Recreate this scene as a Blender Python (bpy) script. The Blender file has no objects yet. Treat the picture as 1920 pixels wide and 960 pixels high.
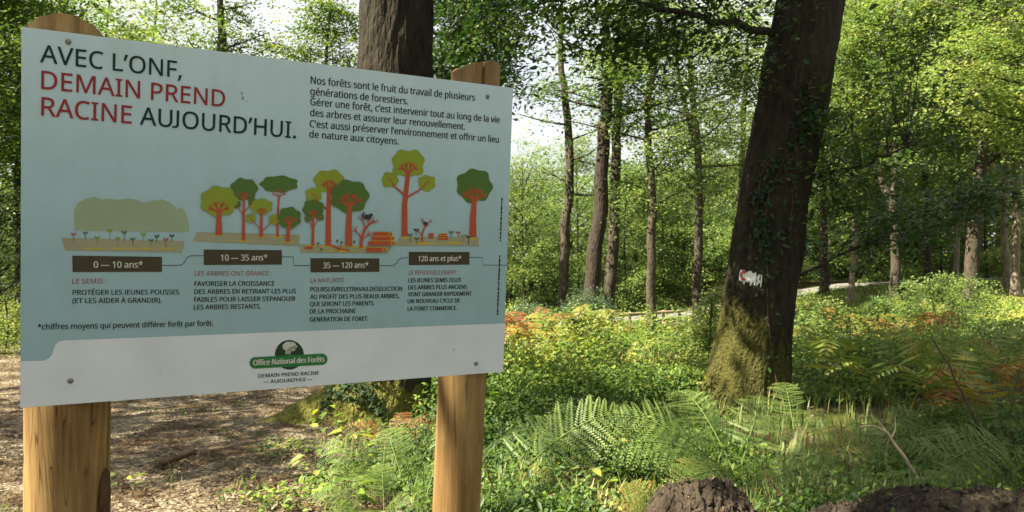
import bpy, math, random
import numpy as np
from mathutils import Vector
from mathutils.bvhtree import BVHTree

scene = bpy.context.scene
col = scene.collection
R = math.radians

# ------------------------------------------------------------------ camera, sky, sun, exposure
CZ = 1.45                      # eye height
F = 1487.0                     # focal length in pixels of the 1920-wide photograph
cam_d = bpy.data.cameras.new('camera')
cam_d.sensor_width = 36.0
cam_d.lens = 36.0 * F / 1920.0
cam_d.clip_end = 2000
cam_d.dof.use_dof = True
cam_d.dof.focus_distance = 2.25
cam_d.dof.aperture_fstop = 10.0
cam = bpy.data.objects.new('camera', cam_d)
cam.location = (0, 0, CZ)
cam.rotation_euler = (R(90), 0, 0)
col.objects.link(cam)
scene.camera = cam

SUN_EL = R(47)
SUN_H = Vector((-0.95, -0.31, 0)).normalized()
SUN_DIR = (SUN_H * math.cos(SUN_EL) + Vector((0, 0, math.sin(SUN_EL)))).normalized()
world = bpy.data.worlds.new('World')
scene.world = world
world.use_nodes = True
wt = world.node_tree
wbg = wt.nodes['Background']
sky = wt.nodes.new('ShaderNodeTexSky')
sky.sky_type = 'NISHITA'
sky.sun_disc = False
sky.sun_elevation = SUN_EL
sky.sun_rotation = math.atan2(SUN_H.x, SUN_H.y)
sky.air_density = 1.0
sky.dust_density = 2.5
wtc = wt.nodes.new('ShaderNodeTexCoord')
wno = wt.nodes.new('ShaderNodeTexNoise')
wno.inputs['Scale'].default_value = 2.2; wno.inputs['Detail'].default_value = 7.0; wno.inputs['Roughness'].default_value = .55
wt.links.new(wtc.outputs['Generated'], wno.inputs['Vector'])
wra = wt.nodes.new('ShaderNodeValToRGB')                 # thin white summer cloud over most of the sky
wra.color_ramp.elements[0].position = .34; wra.color_ramp.elements[0].color = (.6, .6, .6, 1)
wra.color_ramp.elements[1].position = .52; wra.color_ramp.elements[1].color = (.92, .92, .92, 1)
wt.links.new(wno.outputs[0], wra.inputs[0])
wmx = wt.nodes.new('ShaderNodeMix'); wmx.data_type = 'RGBA'
wt.links.new(wra.outputs[0], wmx.inputs[0]); wt.links.new(sky.outputs[0], wmx.inputs[6])
wmx.inputs[7].default_value = (5.2, 5.2, 5.2, 1)
wt.links.new(wmx.outputs[2], wbg.inputs[0])
wbg.inputs[1].default_value = 0.056
sun_d = bpy.data.lights.new('sun', 'SUN')
sun_d.energy = 5.0
sun_d.angle = R(0.5)
sun_d.color = (1.0, 0.90, 0.70)
sun = bpy.data.objects.new('sun', sun_d)
sun.rotation_euler = SUN_DIR.to_track_quat('Z', 'Y').to_euler()
sun.location = (-20, -8, 25)
col.objects.link(sun)
scene.view_settings.view_transform = 'Standard'
scene.view_settings.look = 'None'
scene.view_settings.gamma = 1.0
scene.view_settings.use_curve_mapping = False
scene.view_settings.exposure = 2.2
scene.render.engine = 'CYCLES'
scene.cycles.use_denoising = True
scene.cycles.max_bounces = 7
scene.cycles.diffuse_bounces = 4
scene.cycles.glossy_bounces = 2
scene.cycles.transmission_bounces = 4
scene.cycles.sample_clamp_indirect = 6.0

# ------------------------------------------------------------------ numeric helpers
def rng(seed):
    return np.random.default_rng(seed)

def _hash(ix, iy, iz, seed):
    h = (ix * 374761393 + iy * 668265263 + iz * 2147483647 + seed * 974634777) & 0xffffffff
    h = ((h ^ (h >> 13)) * 1274126177) & 0xffffffff
    h = (h ^ (h >> 16)) & 0xffffff
    return h / float(0xffffff)

def vnoise(p, seed=0):
    p = np.atleast_2d(np.asarray(p, dtype=float))
    i = np.floor(p).astype(np.int64)
    f = p - i
    f = f * f * (3 - 2 * f)
    out = 0
    for dx in (0, 1):
        for dy in (0, 1):
            for dz in (0, 1):
                w = (f[:, 0] if dx else 1 - f[:, 0]) * (f[:, 1] if dy else 1 - f[:, 1]) * (f[:, 2] if dz else 1 - f[:, 2])
                out = out + w * _hash(i[:, 0] + dx, i[:, 1] + dy, i[:, 2] + dz, seed)
    return out                                     # 0..1

def fnoise(p, seed=0, oct=3):
    p = np.atleast_2d(np.asarray(p, dtype=float))
    s = 0; a = 1; t = 0
    for k in range(oct):
        s = s + a * vnoise(p * 2 ** k, seed + 17 * k); t += a; a *= .5
    return s / t

def unit(v):
    return v / np.maximum(np.linalg.norm(v, axis=-1, keepdims=True), 1e-9)

def smooth01(t):
    t = np.clip(t, 0, 1)
    return t * t * (3 - 2 * t)

def path_edge(y):
    """x of the right edge of the sandy path at distance y"""
    return np.interp(y, [0, 3, 4.5, 5.6, 6.6, 7.6, 10, 14, 18, 26], [0.2, -0.35, -0.8, -1.05, -1.3, -1.5, -3.6, -7.0, -10.5, -19])

def ground(x, y):
    x = np.asarray(x, float); y = np.asarray(y, float)
    t = smooth01((y - 8.5) / 25.0)
    far = np.interp(x, [-6, 4.9, 7.3, 8.4, 11, 14.4, 20.4, 34, 60], [-1.4, -1.2, -1.05, -.85, -.3, .22, .40, .8, 1.4])
    h = t * far
    near = 1 - smooth01((y - 16) / 8.0)
    p = np.stack([x * .55, y * .55, x * 0], -1).reshape(-1, 3)
    n = (fnoise(p, 5, 3) - .5).reshape(x.shape) * .22
    onpath = 1 - smooth01((x - path_edge(y) + .3) / .9)
    return h + n * near * (1 - .75 * onpath)

def gz(x, y):
    return float(ground(np.array([x]), np.array([y]))[0])

def at(px, py, d):
    """world point that lies d metres ahead in the direction of photograph pixel px, py"""
    return np.array([(px - 960) / F * d, d, CZ - (py - 480) / F * d])

def onground(px, d):
    x = (px - 960) / F * d
    return np.array([x, d, gz(x, d)])

# ------------------------------------------------------------------ object helpers
def link(o, parent=None):
    col.objects.link(o)
    if parent is not None:
        o.parent = parent
    return o

def np_mesh(name, V, Fc, mat, parent=None, origin=None, tint=None, smooth=False, mats=None, midx=None):
    V = np.asarray(V, dtype=np.float32)
    if origin is not None:
        V = V - np.asarray(origin, dtype=np.float32)
    me = bpy.data.meshes.new(name)
    Fc = np.asarray(Fc, dtype=np.int32)
    nf, k = Fc.shape
    me.vertices.add(len(V)); me.vertices.foreach_set('co', V.ravel())
    me.loops.add(nf * k); me.loops.foreach_set('vertex_index', Fc.ravel())
    me.polygons.add(nf)
    me.polygons.foreach_set('loop_start', np.arange(0, nf * k, k, dtype=np.int32))
    me.polygons.foreach_set('loop_total', np.full(nf, k, dtype=np.int32))
    if smooth:
        me.polygons.foreach_set('use_smooth', np.ones(nf, dtype=bool))
    for m in (mats or [mat]):
        me.materials.append(m)
    if midx is not None:
        me.polygons.foreach_set('material_index', np.asarray(midx, dtype=np.int32))
    me.update(calc_edges=True)
    if tint is not None:
        a = me.attributes.new('tint', 'FLOAT', 'POINT' if len(tint) == len(V) else 'FACE')
        a.data.foreach_set('value', np.asarray(tint, dtype=np.float32))
    return link(bpy.data.objects.new(name, me), parent)

def py_mesh(name, V, Fc, mat, parent=None, origin=None, smooth=False, mats=None, midx=None):
    o = (0, 0, 0) if origin is None else origin
    me = bpy.data.meshes.new(name)
    me.from_pydata([(v[0] - o[0], v[1] - o[1], v[2] - o[2]) for v in V], [], Fc)
    for m in (mats or [mat]):
        me.materials.append(m)
    if midx is not None:
        for p, i in zip(me.polygons, midx): p.material_index = i
    if smooth:
        for p in me.polygons: p.use_smooth = True
    me.update()
    return link(bpy.data.objects.new(name, me), parent)

def thing(name, label, cat, loc, group=None):
    o = bpy.data.objects.new(name, None)
    o.empty_display_size = .2
    o.location = [float(c) for c in loc]
    o['label'] = label; o['category'] = cat
    if group: o['group'] = group
    return link(o)

def tag(o, label, cat, group=None):
    o['label'] = label; o['category'] = cat
    if group: o['group'] = group
    return o

def kind(o, k, label=None, cat=None):
    o['kind'] = k
    if label: o['label'] = label
    if cat: o['category'] = cat
    return o

class Acc:
    """collects quads (and their tints) for one mesh"""
    def __init__(s): s.V = []; s.F = []; s.T = []; s.n = 0
    def add(s, V, Fc, T=None):
        V = np.asarray(V, float); Fc = np.asarray(Fc, int)
        s.V.append(V); s.F.append(Fc + s.n); s.n += len(V)
        if T is not None: s.T.append(np.asarray(T, float))
    def build(s, name, mat, parent=None, origin=None, smooth=False):
        return np_mesh(name, np.concatenate(s.V), np.concatenate(s.F), mat, parent, origin,
                       np.concatenate(s.T) if s.T else None, smooth)

def frames(P):
    P = np.asarray(P, float)
    T = unit(np.gradient(P, axis=0))
    ref = np.array([1., 0, 0]) if abs(T[0][0]) < .8 else np.array([0, 1., 0])
    A = []
    a = ref
    for t in T:
        a = a - t * (a @ t); a = a / np.linalg.norm(a); A.append(a)
    A = np.array(A)
    return T, A, np.cross(T, A)

def tube(P, r, sides=6, cap=True):
    P = np.asarray(P, float); r = np.broadcast_to(np.asarray(r, float), (len(P),))
    T, A, B = frames(P)
    th = np.linspace(0, 2 * np.pi, sides, endpoint=False)
    V = P[:, None] + r[:, None, None] * (np.cos(th)[None, :, None] * A[:, None] + np.sin(th)[None, :, None] * B[:, None])
    n = len(P)
    i = np.arange(n - 1)[:, None] * sides; j = np.arange(sides)[None]; jn = (j + 1) % sides
    Fc = np.stack([i + j, i + jn, i + sides + jn, i + sides + j], -1).reshape(-1, 4)
    V = V.reshape(-1, 3)
    if cap:
        V = np.concatenate([V, P[-1:] + T[-1] * r[-1] * .5])
        top = (n - 1) * sides
        c = len(V) - 1
        Fc = np.concatenate([Fc, [[top + a, top + (a + 1) % sides, c, c] for a in range(sides)]]) if False else \
            np.concatenate([Fc, [[top + a, top + (a + 1) % sides, top + (a + 2) % sides, c] for a in range(0, sides, 2)]])
    return V, Fc

def resample(P, n):
    P = np.asarray(P, float)
    s = np.concatenate([[0], np.cumsum(np.linalg.norm(np.diff(P, axis=0), axis=1))])
    u = np.linspace(0, s[-1], n)
    Q = np.stack([np.interp(u, s, P[:, k]) for k in range(P.shape[1])], -1)
    for _ in range(3):                                   # round the corners
        Q[1:-1] = .25 * Q[:-2] + .5 * Q[1:-1] + .25 * Q[2:]
    return Q

FOLD = np.array([[-.5, 0, 0], [-.2, .22, .07], [.16, .19, .05], [.56, 0, -.07], [.16, -.19, .05], [-.2, -.22, .07]])
FOLD_F = np.array([[0, 3, 2, 1], [0, 5, 4, 3]])
QUAD = np.array([[-.5, 0, 0], [.02, .32, .04], [.5, 0, -.03], [-.03, -.32, .05]])
QUAD_F = np.array([[0, 3, 2, 1]])
LEAF_UP = unit(np.array([0, 0, 1.]) + .55 * np.array(SUN_DIR))          # leaves turn towards the light

def leaves(P, size, jit, g, shape='quad', up=None, spread=None):
    """one small leaf blade at each point of P: returns vertices and quads"""
    S, SF = (FOLD, FOLD_F) if shape == 'fold' else (QUAD, QUAD_F)
    N = len(P)
    n0 = LEAF_UP if up is None else up
    n = unit(n0 + jit * g.normal(size=(N, 3)))
    t = g.normal(size=(N, 3))
    if spread is not None:
        t = spread + .5 * t
    t = unit(t - n * np.sum(t * n, 1, keepdims=True))
    b = np.cross(n, t)
    size = np.broadcast_to(np.asarray(size, float), (N,)) * g.uniform(.65, 1.25, N)
    V = P[:, None] + size[:, None, None] * (S[None, :, 0, None] * t[:, None] + S[None, :, 1, None] * b[:, None] + S[None, :, 2, None] * n[:, None])
    k = len(S)
    Fc = (np.arange(N)[:, None, None] * k + SF[None]).reshape(-1, 4)
    return V.reshape(-1, 3), Fc, len(SF)

def spray_cloud(C, k, rx, rz, size, g, jit=.45, shape='quad', tint0=.45, tvar=.22, jvar=.14):
    """k leaves round every spray centre, in a flat layered pad"""
    C = np.asarray(C, float)
    M = len(C)
    kk = np.maximum(1, (k * g.uniform(.5, 1.5, M)).astype(int))
    idx = np.repeat(np.arange(M), kk)
    tilt = g.normal(size=(M, 2)) * .25
    o = g.normal(size=(len(idx), 3)) * np.array([rx, rx, rz])
    o[:, 2] += o[:, 0] * tilt[idx, 0] + o[:, 1] * tilt[idx, 1] - .25 * (o[:, 0] ** 2 + o[:, 1] ** 2) / max(rx, .01)
    P = C[idx] + o
    V, Fc, m = leaves(P, size, jit, g, shape)
    ts = tint0 + tvar * g.normal(size=M)
    t = np.clip(ts[idx] + jvar * g.normal(size=len(idx)), 0, 1)
    return V, Fc, np.repeat(t, m)

# ------------------------------------------------------------------ materials
def new_mat(name):
    m = bpy.data.materials.new(name); m.use_nodes = True
    nt = m.node_tree
    b = nt.nodes['Principled BSDF']
    return m, nt, b

def node(nt, typ, **kw):
    n = nt.nodes.new(typ)
    for k, v in kw.items():
        if k in n.inputs: n.inputs[k].default_value = v
        else: setattr(n, k, v)
    return n

def ramp(nt, stops, fac=None):
    n = nt.nodes.new('ShaderNodeValToRGB')
    e = n.color_ramp.elements
    while len(e) < len(stops): e.new(.5)
    for el, (p, c) in zip(e, stops):
        el.position = p; el.color = (*c, 1)
    if fac is not None: nt.links.new(fac, n.inputs[0])
    return n

def coords(nt, scale=(1, 1, 1), kind='Object'):
    tc = nt.nodes.new('ShaderNodeTexCoord')
    mp = nt.nodes.new('ShaderNodeMapping')
    mp.inputs['Scale'].default_value = scale
    nt.links.new(tc.outputs[kind], mp.inputs[0])
    return mp.outputs[0]

def bump(nt, b, height, strength=.5, dist=.02):
    n = node(nt, 'ShaderNodeBump'); n.inputs['Strength'].default_value = strength; n.inputs['Distance'].default_value = dist
    nt.links.new(height, n.inputs['Height']); nt.links.new(n.outputs[0], b.inputs['Normal'])

def leaf_mat(name, stops, trans=.38, rough=.5, spec=.35):
    m, nt, b = new_mat(name)
    a = node(nt, 'ShaderNodeAttribute', attribute_name='tint')
    r = ramp(nt, stops, a.outputs['Fac'])
    nt.links.new(r.outputs[0], b.inputs['Base Color'])
    b.inputs['Roughness'].default_value = rough
    b.inputs['Specular IOR Level'].default_value = spec
    tr = node(nt, 'ShaderNodeBsdfTranslucent')
    mx = node(nt, 'ShaderNodeMix', data_type='RGBA', blend_type='MULTIPLY')
    mx.inputs[0].default_value = 1
    nt.links.new(r.outputs[0], mx.inputs[6]); mx.inputs[7].default_value = (1.35, 1.35, .7, 1)
    nt.links.new(mx.outputs[2], tr.inputs[0])
    ms = node(nt, 'ShaderNodeMixShader'); ms.inputs[0].default_value = trans
    nt.links.new(b.outputs[0], ms.inputs[1]); nt.links.new(tr.outputs[0], ms.inputs[2])
    nt.links.new(ms.outputs[0], nt.nodes['Material Output'].inputs[0])
    return m

M = {}
M['leaf_mid'] = leaf_mat('leaf_mid', [(0, (.024, .054, .014)), (.4, (.066, .124, .026)), (.75, (.125, .19, .045)), (1, (.21, .25, .07))], .42)
M['leaf_light'] = leaf_mat('leaf_light', [(0, (.042, .086, .022)), (.45, (.112, .18, .046)), (.8, (.20, .265, .075)), (1, (.30, .33, .11))], .45)
M['leaf_dark'] = leaf_mat('leaf_dark', [(0, (.015, .04, .010)), (.5, (.035, .08, .016)), (.85, (.06, .12, .02)), (1, (.13, .17, .03))], .34)
M['leaf_ivy'] = leaf_mat('leaf_ivy', [(0, (.012, .03, .010)), (.6, (.026, .058, .018)), (1, (.08, .12, .035))], .15, .6, .2)
M['leaf_bush'] = leaf_mat('leaf_bush', [(0, (.04, .075, .035)), (.5, (.09, .14, .06)), (1, (.19, .24, .11))], .25, .45)
M['herb'] = leaf_mat('herb', [(0, (.018, .042, .012)), (.3, (.055, .105, .022)), (.6, (.115, .20, .026)), (.82, (.25, .305, .05)), (.93, (.27, .24, .05)), (1, (.26, .13, .045))], .42)
M['fern'] = leaf_mat('fern', [(0, (.05, .095, .022)), (.5, (.125, .195, .045)), (1, (.23, .29, .075))], .42)
M['fern_yellow'] = leaf_mat('fern_yellow', [(0, (.08, .15, .035)), (.4, (.14, .20, .045)), (.7, (.25, .23, .05)), (1, (.30, .17, .05))], .4)
M['fern_rust'] = leaf_mat('fern_rust', [(0, (.10, .045, .02)), (.5, (.22, .10, .035)), (1, (.34, .19, .07))], .3)
M['bracken'] = leaf_mat('bracken', [(0, (.16, .065, .025)), (.35, (.29, .13, .045)), (.6, (.30, .26, .06)), (1, (.15, .23, .045))], .38)
M['grass'] = leaf_mat('grass', [(0, (.05, .10, .02)), (.5, (.11, .17, .04)), (.8, (.24, .26, .09)), (1, (.38, .33, .17))], .35)
M['litter'] = leaf_mat('litter', [(0, (.035, .024, .014)), (.4, (.095, .066, .036)), (.75, (.20, .15, .088)), (1, (.40, .335, .225))], .12, .6, .2)

def bark_mat(name, dark, light, moss=None, moss_top=1.0, moss_dir=(-.8, -.45, .2), scale=1.0, streak=.10):
    m, nt, b = new_mat(name)
    L = nt.links.new
    c1 = coords(nt, (14 * scale, 14 * scale, 4.2 * scale))
    n1 = node(nt, 'ShaderNodeTexNoise', Scale=1.0, Detail=7.0, Roughness=.62, Distortion=.5); L(c1, n1.inputs['Vector'])
    c2 = coords(nt, (26 * scale, 26 * scale, 8 * scale))
    v = node(nt, 'ShaderNodeTexVoronoi', feature='DISTANCE_TO_EDGE', Scale=1.0)
    ds = node(nt, 'ShaderNodeVectorMath', operation='ADD'); L(c2, ds.inputs[0])
    n3 = node(nt, 'ShaderNodeTexNoise', Scale=.5, Detail=3.0); L(c2, n3.inputs['Vector']); L(n3.outputs['Color'], ds.inputs[1])
    L(ds.outputs[0], v.inputs['Vector'])
    r1 = ramp(nt, [(0.28, dark), (.72, light)], n1.outputs[0])
    # pale lichen flecks and damp streaks that belong to the bark itself
    n4 = node(nt, 'ShaderNodeTexNoise', Scale=2.3, Detail=5.0); L(coords(nt, (1, 1, .45)), n4.inputs['Vector'])
    r4 = ramp(nt, [(.60, (0, 0, 0)), (.74, (1, 1, 1))], n4.outputs[0])
    mx = node(nt, 'ShaderNodeMix', data_type='RGBA'); L(r4.outputs[0], mx.inputs[0]); L(r1.outputs[0], mx.inputs[6])
    mx.inputs[7].default_value = (light[0] * 1.5, light[1] * 1.55, light[2] * 1.5, 1)
    out = mx.outputs[2]
    hm = node(nt, 'ShaderNodeMath', operation='MULTIPLY'); L(v.outputs[0], hm.inputs[0]); hm.inputs[1].default_value = .9
    ha = node(nt, 'ShaderNodeMath', operation='ADD'); L(hm.outputs[0], ha.inputs[0]); L(n1.outputs[0], ha.inputs[1])
    if moss:
        tc = nt.nodes.new('ShaderNodeTexCoord')
        sp = nt.nodes.new('ShaderNodeSeparateXYZ'); L(tc.outputs['Object'], sp.inputs[0])
        zr = node(nt, 'ShaderNodeMapRange'); L(sp.outputs[2], zr.inputs[0])
        zr.inputs[1].default_value = moss_top; zr.inputs[2].default_value = .0; zr.inputs[3].default_value = -.25; zr.inputs[4].default_value = 1.0
        geo = nt.nodes.new('ShaderNodeNewGeometry')
        dt = node(nt, 'ShaderNodeVectorMath', operation='DOT_PRODUCT'); L(geo.outputs['Normal'], dt.inputs[0]); dt.inputs[1].default_value = moss_dir
        nm = node(nt, 'ShaderNodeTexNoise', Scale=9.0, Detail=9.0, Roughness=.78); L(tc.outputs['Object'], nm.inputs['Vector'])
        s1 = node(nt, 'ShaderNodeMath', operation='ADD'); L(zr.outputs[0], s1.inputs[0]); L(nm.outputs[0], s1.inputs[1])
        s2 = node(nt, 'ShaderNodeMath', operation='MULTIPLY_ADD'); L(dt.outputs['Value'], s2.inputs[0]); s2.inputs[1].default_value = .42; L(s1.outputs[0], s2.inputs[2])
        mr = ramp(nt, [(.86, (0, 0, 0)), (1.22, (1, 1, 1))], s2.outputs[0])
        mcn = node(nt, 'ShaderNodeTexNoise', Scale=40.0, Detail=4.0); L(tc.outputs['Object'], mcn.inputs['Vector'])
        mc = ramp(nt, [(.3, tuple(c * .55 for c in moss)), (.7, tuple(c * 1.35 for c in moss))], mcn.outputs[0])
        m2 = node(nt, 'ShaderNodeMix', data_type='RGBA'); L(mr.outputs[0], m2.inputs[0]); L(out, m2.inputs[6]); L(mc.outputs[0], m2.inputs[7])
        out = m2.outputs[2]
        hx = node(nt, 'ShaderNodeMath', operation='MULTIPLY_ADD'); L(mcn.outputs[0], hx.inputs[0]); L(mr.outputs[0], hx.inputs[1]); L(ha.outputs[0], hx.inputs[2])
        ha = hx
    L(out, b.inputs['Base Color'])
    b.inputs['Roughness'].default_value = .9; b.inputs['Specular IOR Level'].default_value = .2
    bump(nt, b, ha.outputs[0], 1.0, .03 / scale ** .5)
    return m

M['bark_oak'] = bark_mat('bark_oak', (.011, .0088, .005), (.042, .034, .0215), moss=(.058, .056, .013), moss_top=1.35)
M['bark_left_oak'] = bark_mat('bark_left_oak', (.010, .0082, .0048), (.036, .030, .0185), moss=(.12, .12, .025), moss_top=1.1, moss_dir=(-.6, .1, .6))
M['bark_mid'] = bark_mat('bark_mid', (.026, .021, .015), (.092, .077, .056), scale=.6)
M['bark_dark'] = bark_mat('bark_dark', (.018, .014, .011), (.06, .047, .036), scale=.6)
M['bark_pale'] = bark_mat('bark_pale', (.10, .08, .06), (.29, .235, .18), scale=.6)

def ground_mat():
    m, nt, b = new_mat('forest_floor')
    L = nt.links.new
    c = coords(nt)
    a = node(nt, 'ShaderNodeAttribute', attribute_name='tint')
    nb = node(nt, 'ShaderNodeTexNoise', Scale=.8, Detail=8.0, Roughness=.65); L(c, nb.inputs['Vector'])
    nf = node(nt, 'ShaderNodeTexNoise', Scale=26.0, Detail=6.0, Roughness=.7); L(c, nf.inputs['Vector'])
    vo = node(nt, 'ShaderNodeTexVoronoi', Scale=42.0, Randomness=1.0); L(c, vo.inputs['Vector'])
    sand0 = ramp(nt, [(.15, (.075, .056, .034)), (.5, (.17, .135, .088)), (.85, (.33, .28, .205))], vo.outputs['Color'])
    nh = node(nt, 'ShaderNodeTexNoise', Scale=1.6, Detail=7.0, Roughness=.7); L(c, nh.inputs['Vector'])
    rh = ramp(nt, [(.42, (.38, .31, .25)), (.58, (1, 1, 1))], nh.outputs[0])
    sand = node(nt, 'ShaderNodeMix', data_type='RGBA', blend_type='MULTIPLY'); sand.inputs[0].default_value = 1; L(sand0.outputs[0], sand.inputs[6]); L(rh.outputs[0], sand.inputs[7])
    soil = ramp(nt, [(.3, (.035, .024, .014)), (.55, (.09, .06, .035)), (.75, (.15, .115, .06))], nf.outputs[0])
    grassy = ramp(nt, [(.3, (.04, .07, .015)), (.7, (.12, .15, .04))], nf.outputs[0])
    g1 = ramp(nt, [(.45, (0, 0, 0)), (.6, (1, 1, 1))], nb.outputs[0])
    mg = node(nt, 'ShaderNodeMix', data_type='RGBA'); L(g1.outputs[0], mg.inputs[0]); L(soil.outputs[0], mg.inputs[6]); L(grassy.outputs[0], mg.inputs[7])
    f = node(nt, 'ShaderNodeMath', operation='MULTIPLY_ADD'); L(nf.outputs[0], f.inputs[0]); f.inputs[1].default_value = .5; f.inputs[2].default_value = -.25
    f2 = node(nt, 'ShaderNodeMath', operation='ADD', use_clamp=True); L(a.outputs['Fac'], f2.inputs[0]); L(f.outputs[0], f2.inputs[1])
    r = ramp(nt, [(.35, (0, 0, 0)), (.65, (1, 1, 1))], f2.outputs[0])
    mx = node(nt, 'ShaderNodeMix', data_type='RGBA'); L(r.outputs[0], mx.inputs[0]); L(mg.outputs[2], mx.inputs[6]); L(sand.outputs[2], mx.inputs[7])
    L(mx.outputs[2], b.inputs['Base Color'])
    b.inputs['Roughness'].default_value = .95; b.inputs['Specular IOR Level'].default_value = .15
    hh = node(nt, 'ShaderNodeMath', operation='ADD'); L(nf.outputs[0], hh.inputs[0]); L(vo.outputs['Distance'], hh.inputs[1])
    bump(nt, b, hh.outputs[0], .9, .02)
    return m
M['ground'] = ground_mat()

def noise_mat(name, c0, c1, scale, rough=.9, bmp=.5, dist=.02, detail=6.0, sc=(1, 1, 1), spec=.25):
    m, nt, b = new_mat(name)
    n = node(nt, 'ShaderNodeTexNoise', Scale=scale, Detail=detail, Roughness=.65); nt.links.new(coords(nt, sc), n.inputs['Vector'])
    r = ramp(nt, [(.3, c0), (.7, c1)], n.outputs[0]); nt.links.new(r.outputs[0], b.inputs['Base Color'])
    b.inputs['Roughness'].default_value = rough; b.inputs['Specular IOR Level'].default_value = spec
    if bmp: bump(nt, b, n.outputs[0], bmp, dist)
    return m
M['road'] = noise_mat('asphalt', (.11, .105, .10), (.19, .18, .165), 6, .9, .2, .005)
M['peat'] = noise_mat('peat', (.011, .009, .006), (.064, .048, .033), 38, .95, 1.0, .015, 12.0)
M['twig'] = noise_mat('twig', (.05, .03, .02), (.12, .075, .05), 20, .8, .3, .005)
M['bleached'] = noise_mat('bleached_wood', (.34, .25, .17), (.55, .45, .34), 14, .8, .3, .004, sc=(1, 1, .2))
M['rail_wood'] = noise_mat('rail_wood', (.13, .10, .07), (.26, .21, .15), 9, .85, .3, .01)
M['root'] = noise_mat('root_fibre', (.08, .055, .035), (.2, .15, .1), 30, .9, .3, .003)

def post_wood():
    m, nt, b = new_mat('peeled_post_wood')
    L = nt.links.new
    n = node(nt, 'ShaderNodeTexNoise', Scale=1.0, Detail=8.0, Roughness=.6, Distortion=.8); L(coords(nt, (30, 30, 1.6)), n.inputs['Vector'])
    n2 = node(nt, 'ShaderNodeTexNoise', Scale=1.0, Detail=4.0); L(coords(nt, (6, 6, 2.2)), n2.inputs['Vector'])
    r = ramp(nt, [(.25, (.17, .106, .040)), (.5, (.33, .222, .090)), (.75, (.45, .33, .15))], n.outputs[0])
    r2 = ramp(nt, [(.33, (.50, .44, .38)), (.6, (1, 1, 1))], n2.outputs[0])
    mx = node(nt, 'ShaderNodeMix', data_type='RGBA', blend_type='MULTIPLY'); mx.inputs[0].default_value = 1
    L(r.outputs[0], mx.inputs[6]); L(r2.outputs[0], mx.inputs[7])
    n3 = node(nt, 'ShaderNodeTexNoise', Scale=1.0, Detail=2.0); L(coords(nt, (70, 70, .9)), n3.inputs['Vector'])
    r3 = ramp(nt, [(.62, (0, 0, 0)), (.67, (1, 1, 1))], n3.outputs[0])
    m3 = node(nt, 'ShaderNodeMix', data_type='RGBA'); L(r3.outputs[0], m3.inputs[0]); L(mx.outputs[2], m3.inputs[6]); m3.inputs[7].default_value = (.16, .075, .03, 1)
    # fine fibres, hairline drying cracks and small knots
    n5 = node(nt, 'ShaderNodeTexNoise', Scale=1.0, Detail=6.0, Roughness=.7); L(coords(nt, (150, 150, 5)), n5.inputs['Vector'])
    r5 = ramp(nt, [(.3, (.80, .77, .70)), (.62, (1.0, 1.0, 1.0))], n5.outputs[0])
    m5 = node(nt, 'ShaderNodeMix', data_type='RGBA', blend_type='MULTIPLY'); m5.inputs[0].default_value = 1; L(m3.outputs[2], m5.inputs[6]); L(r5.outputs[0], m5.inputs[7])
    n6 = node(nt, 'ShaderNodeTexNoise', Scale=1.0, Detail=1.0, Distortion=.3); L(coords(nt, (55, 55, .7)), n6.inputs['Vector'])
    r6 = ramp(nt, [(.488, (1, 1, 1)), (.498, (.30, .24, .18)), (.504, (.30, .24, .18)), (.514, (1, 1, 1))], n6.outputs[0])
    n7 = node(nt, 'ShaderNodeTexNoise', Scale=1.0, Detail=2.0); L(coords(nt, (4, 4, 2.5)), n7.inputs['Vector'])
    r7 = ramp(nt, [(.47, (0, 0, 0)), (.56, (1, 1, 1))], n7.outputs[0])
    m6 = node(nt, 'ShaderNodeMix', data_type='RGBA', blend_type='MULTIPLY'); L(r7.outputs[0], m6.inputs[0]); L(m5.outputs[2], m6.inputs[6]); L(r6.outputs[0], m6.inputs[7])
    v8 = node(nt, 'ShaderNodeTexVoronoi', Scale=1.0); L(coords(nt, (9, 9, 5)), v8.inputs['Vector'])
    r8 = ramp(nt, [(.07, (.26, .18, .12)), (.13, (1, 1, 1))], v8.outputs['Distance'])
    m8 = node(nt, 'ShaderNodeMix', data_type='RGBA', blend_type='MULTIPLY'); m8.inputs[0].default_value = 1; L(m6.outputs[2], m8.inputs[6]); L(r8.outputs[0], m8.inputs[7])
    m3 = m8
    L(m3.outputs[2], b.inputs['Base Color'])
    b.inputs['Roughness'].default_value = .62; b.inputs['Specular IOR Level'].default_value = .3
    bump(nt, b, n.outputs[0], .35, .006)
    return m
M['post'] = post_wood()
M['knot'] = noise_mat('dark_knot', (.03, .015, .008), (.10, .05, .025), 40, .8, .6, .005)

def flat(name, c, rough=.38, spec=.4, var=.05):
    m, nt, b = new_mat(name)
    n = node(nt, 'ShaderNodeTexNoise', Scale=9.0, Detail=5.0); nt.links.new(coords(nt), n.inputs['Vector'])
    r = ramp(nt, [(.3, tuple(x * (1 - var) for x in c)), (.7, tuple(min(1, x * (1 + var)) for x in c))], n.outputs[0])
    nt.links.new(r.outputs[0], b.inputs['Base Color'])
    b.inputs['Roughness'].default_value = rough; b.inputs['Specular IOR Level'].default_value = spec
    return m

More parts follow.
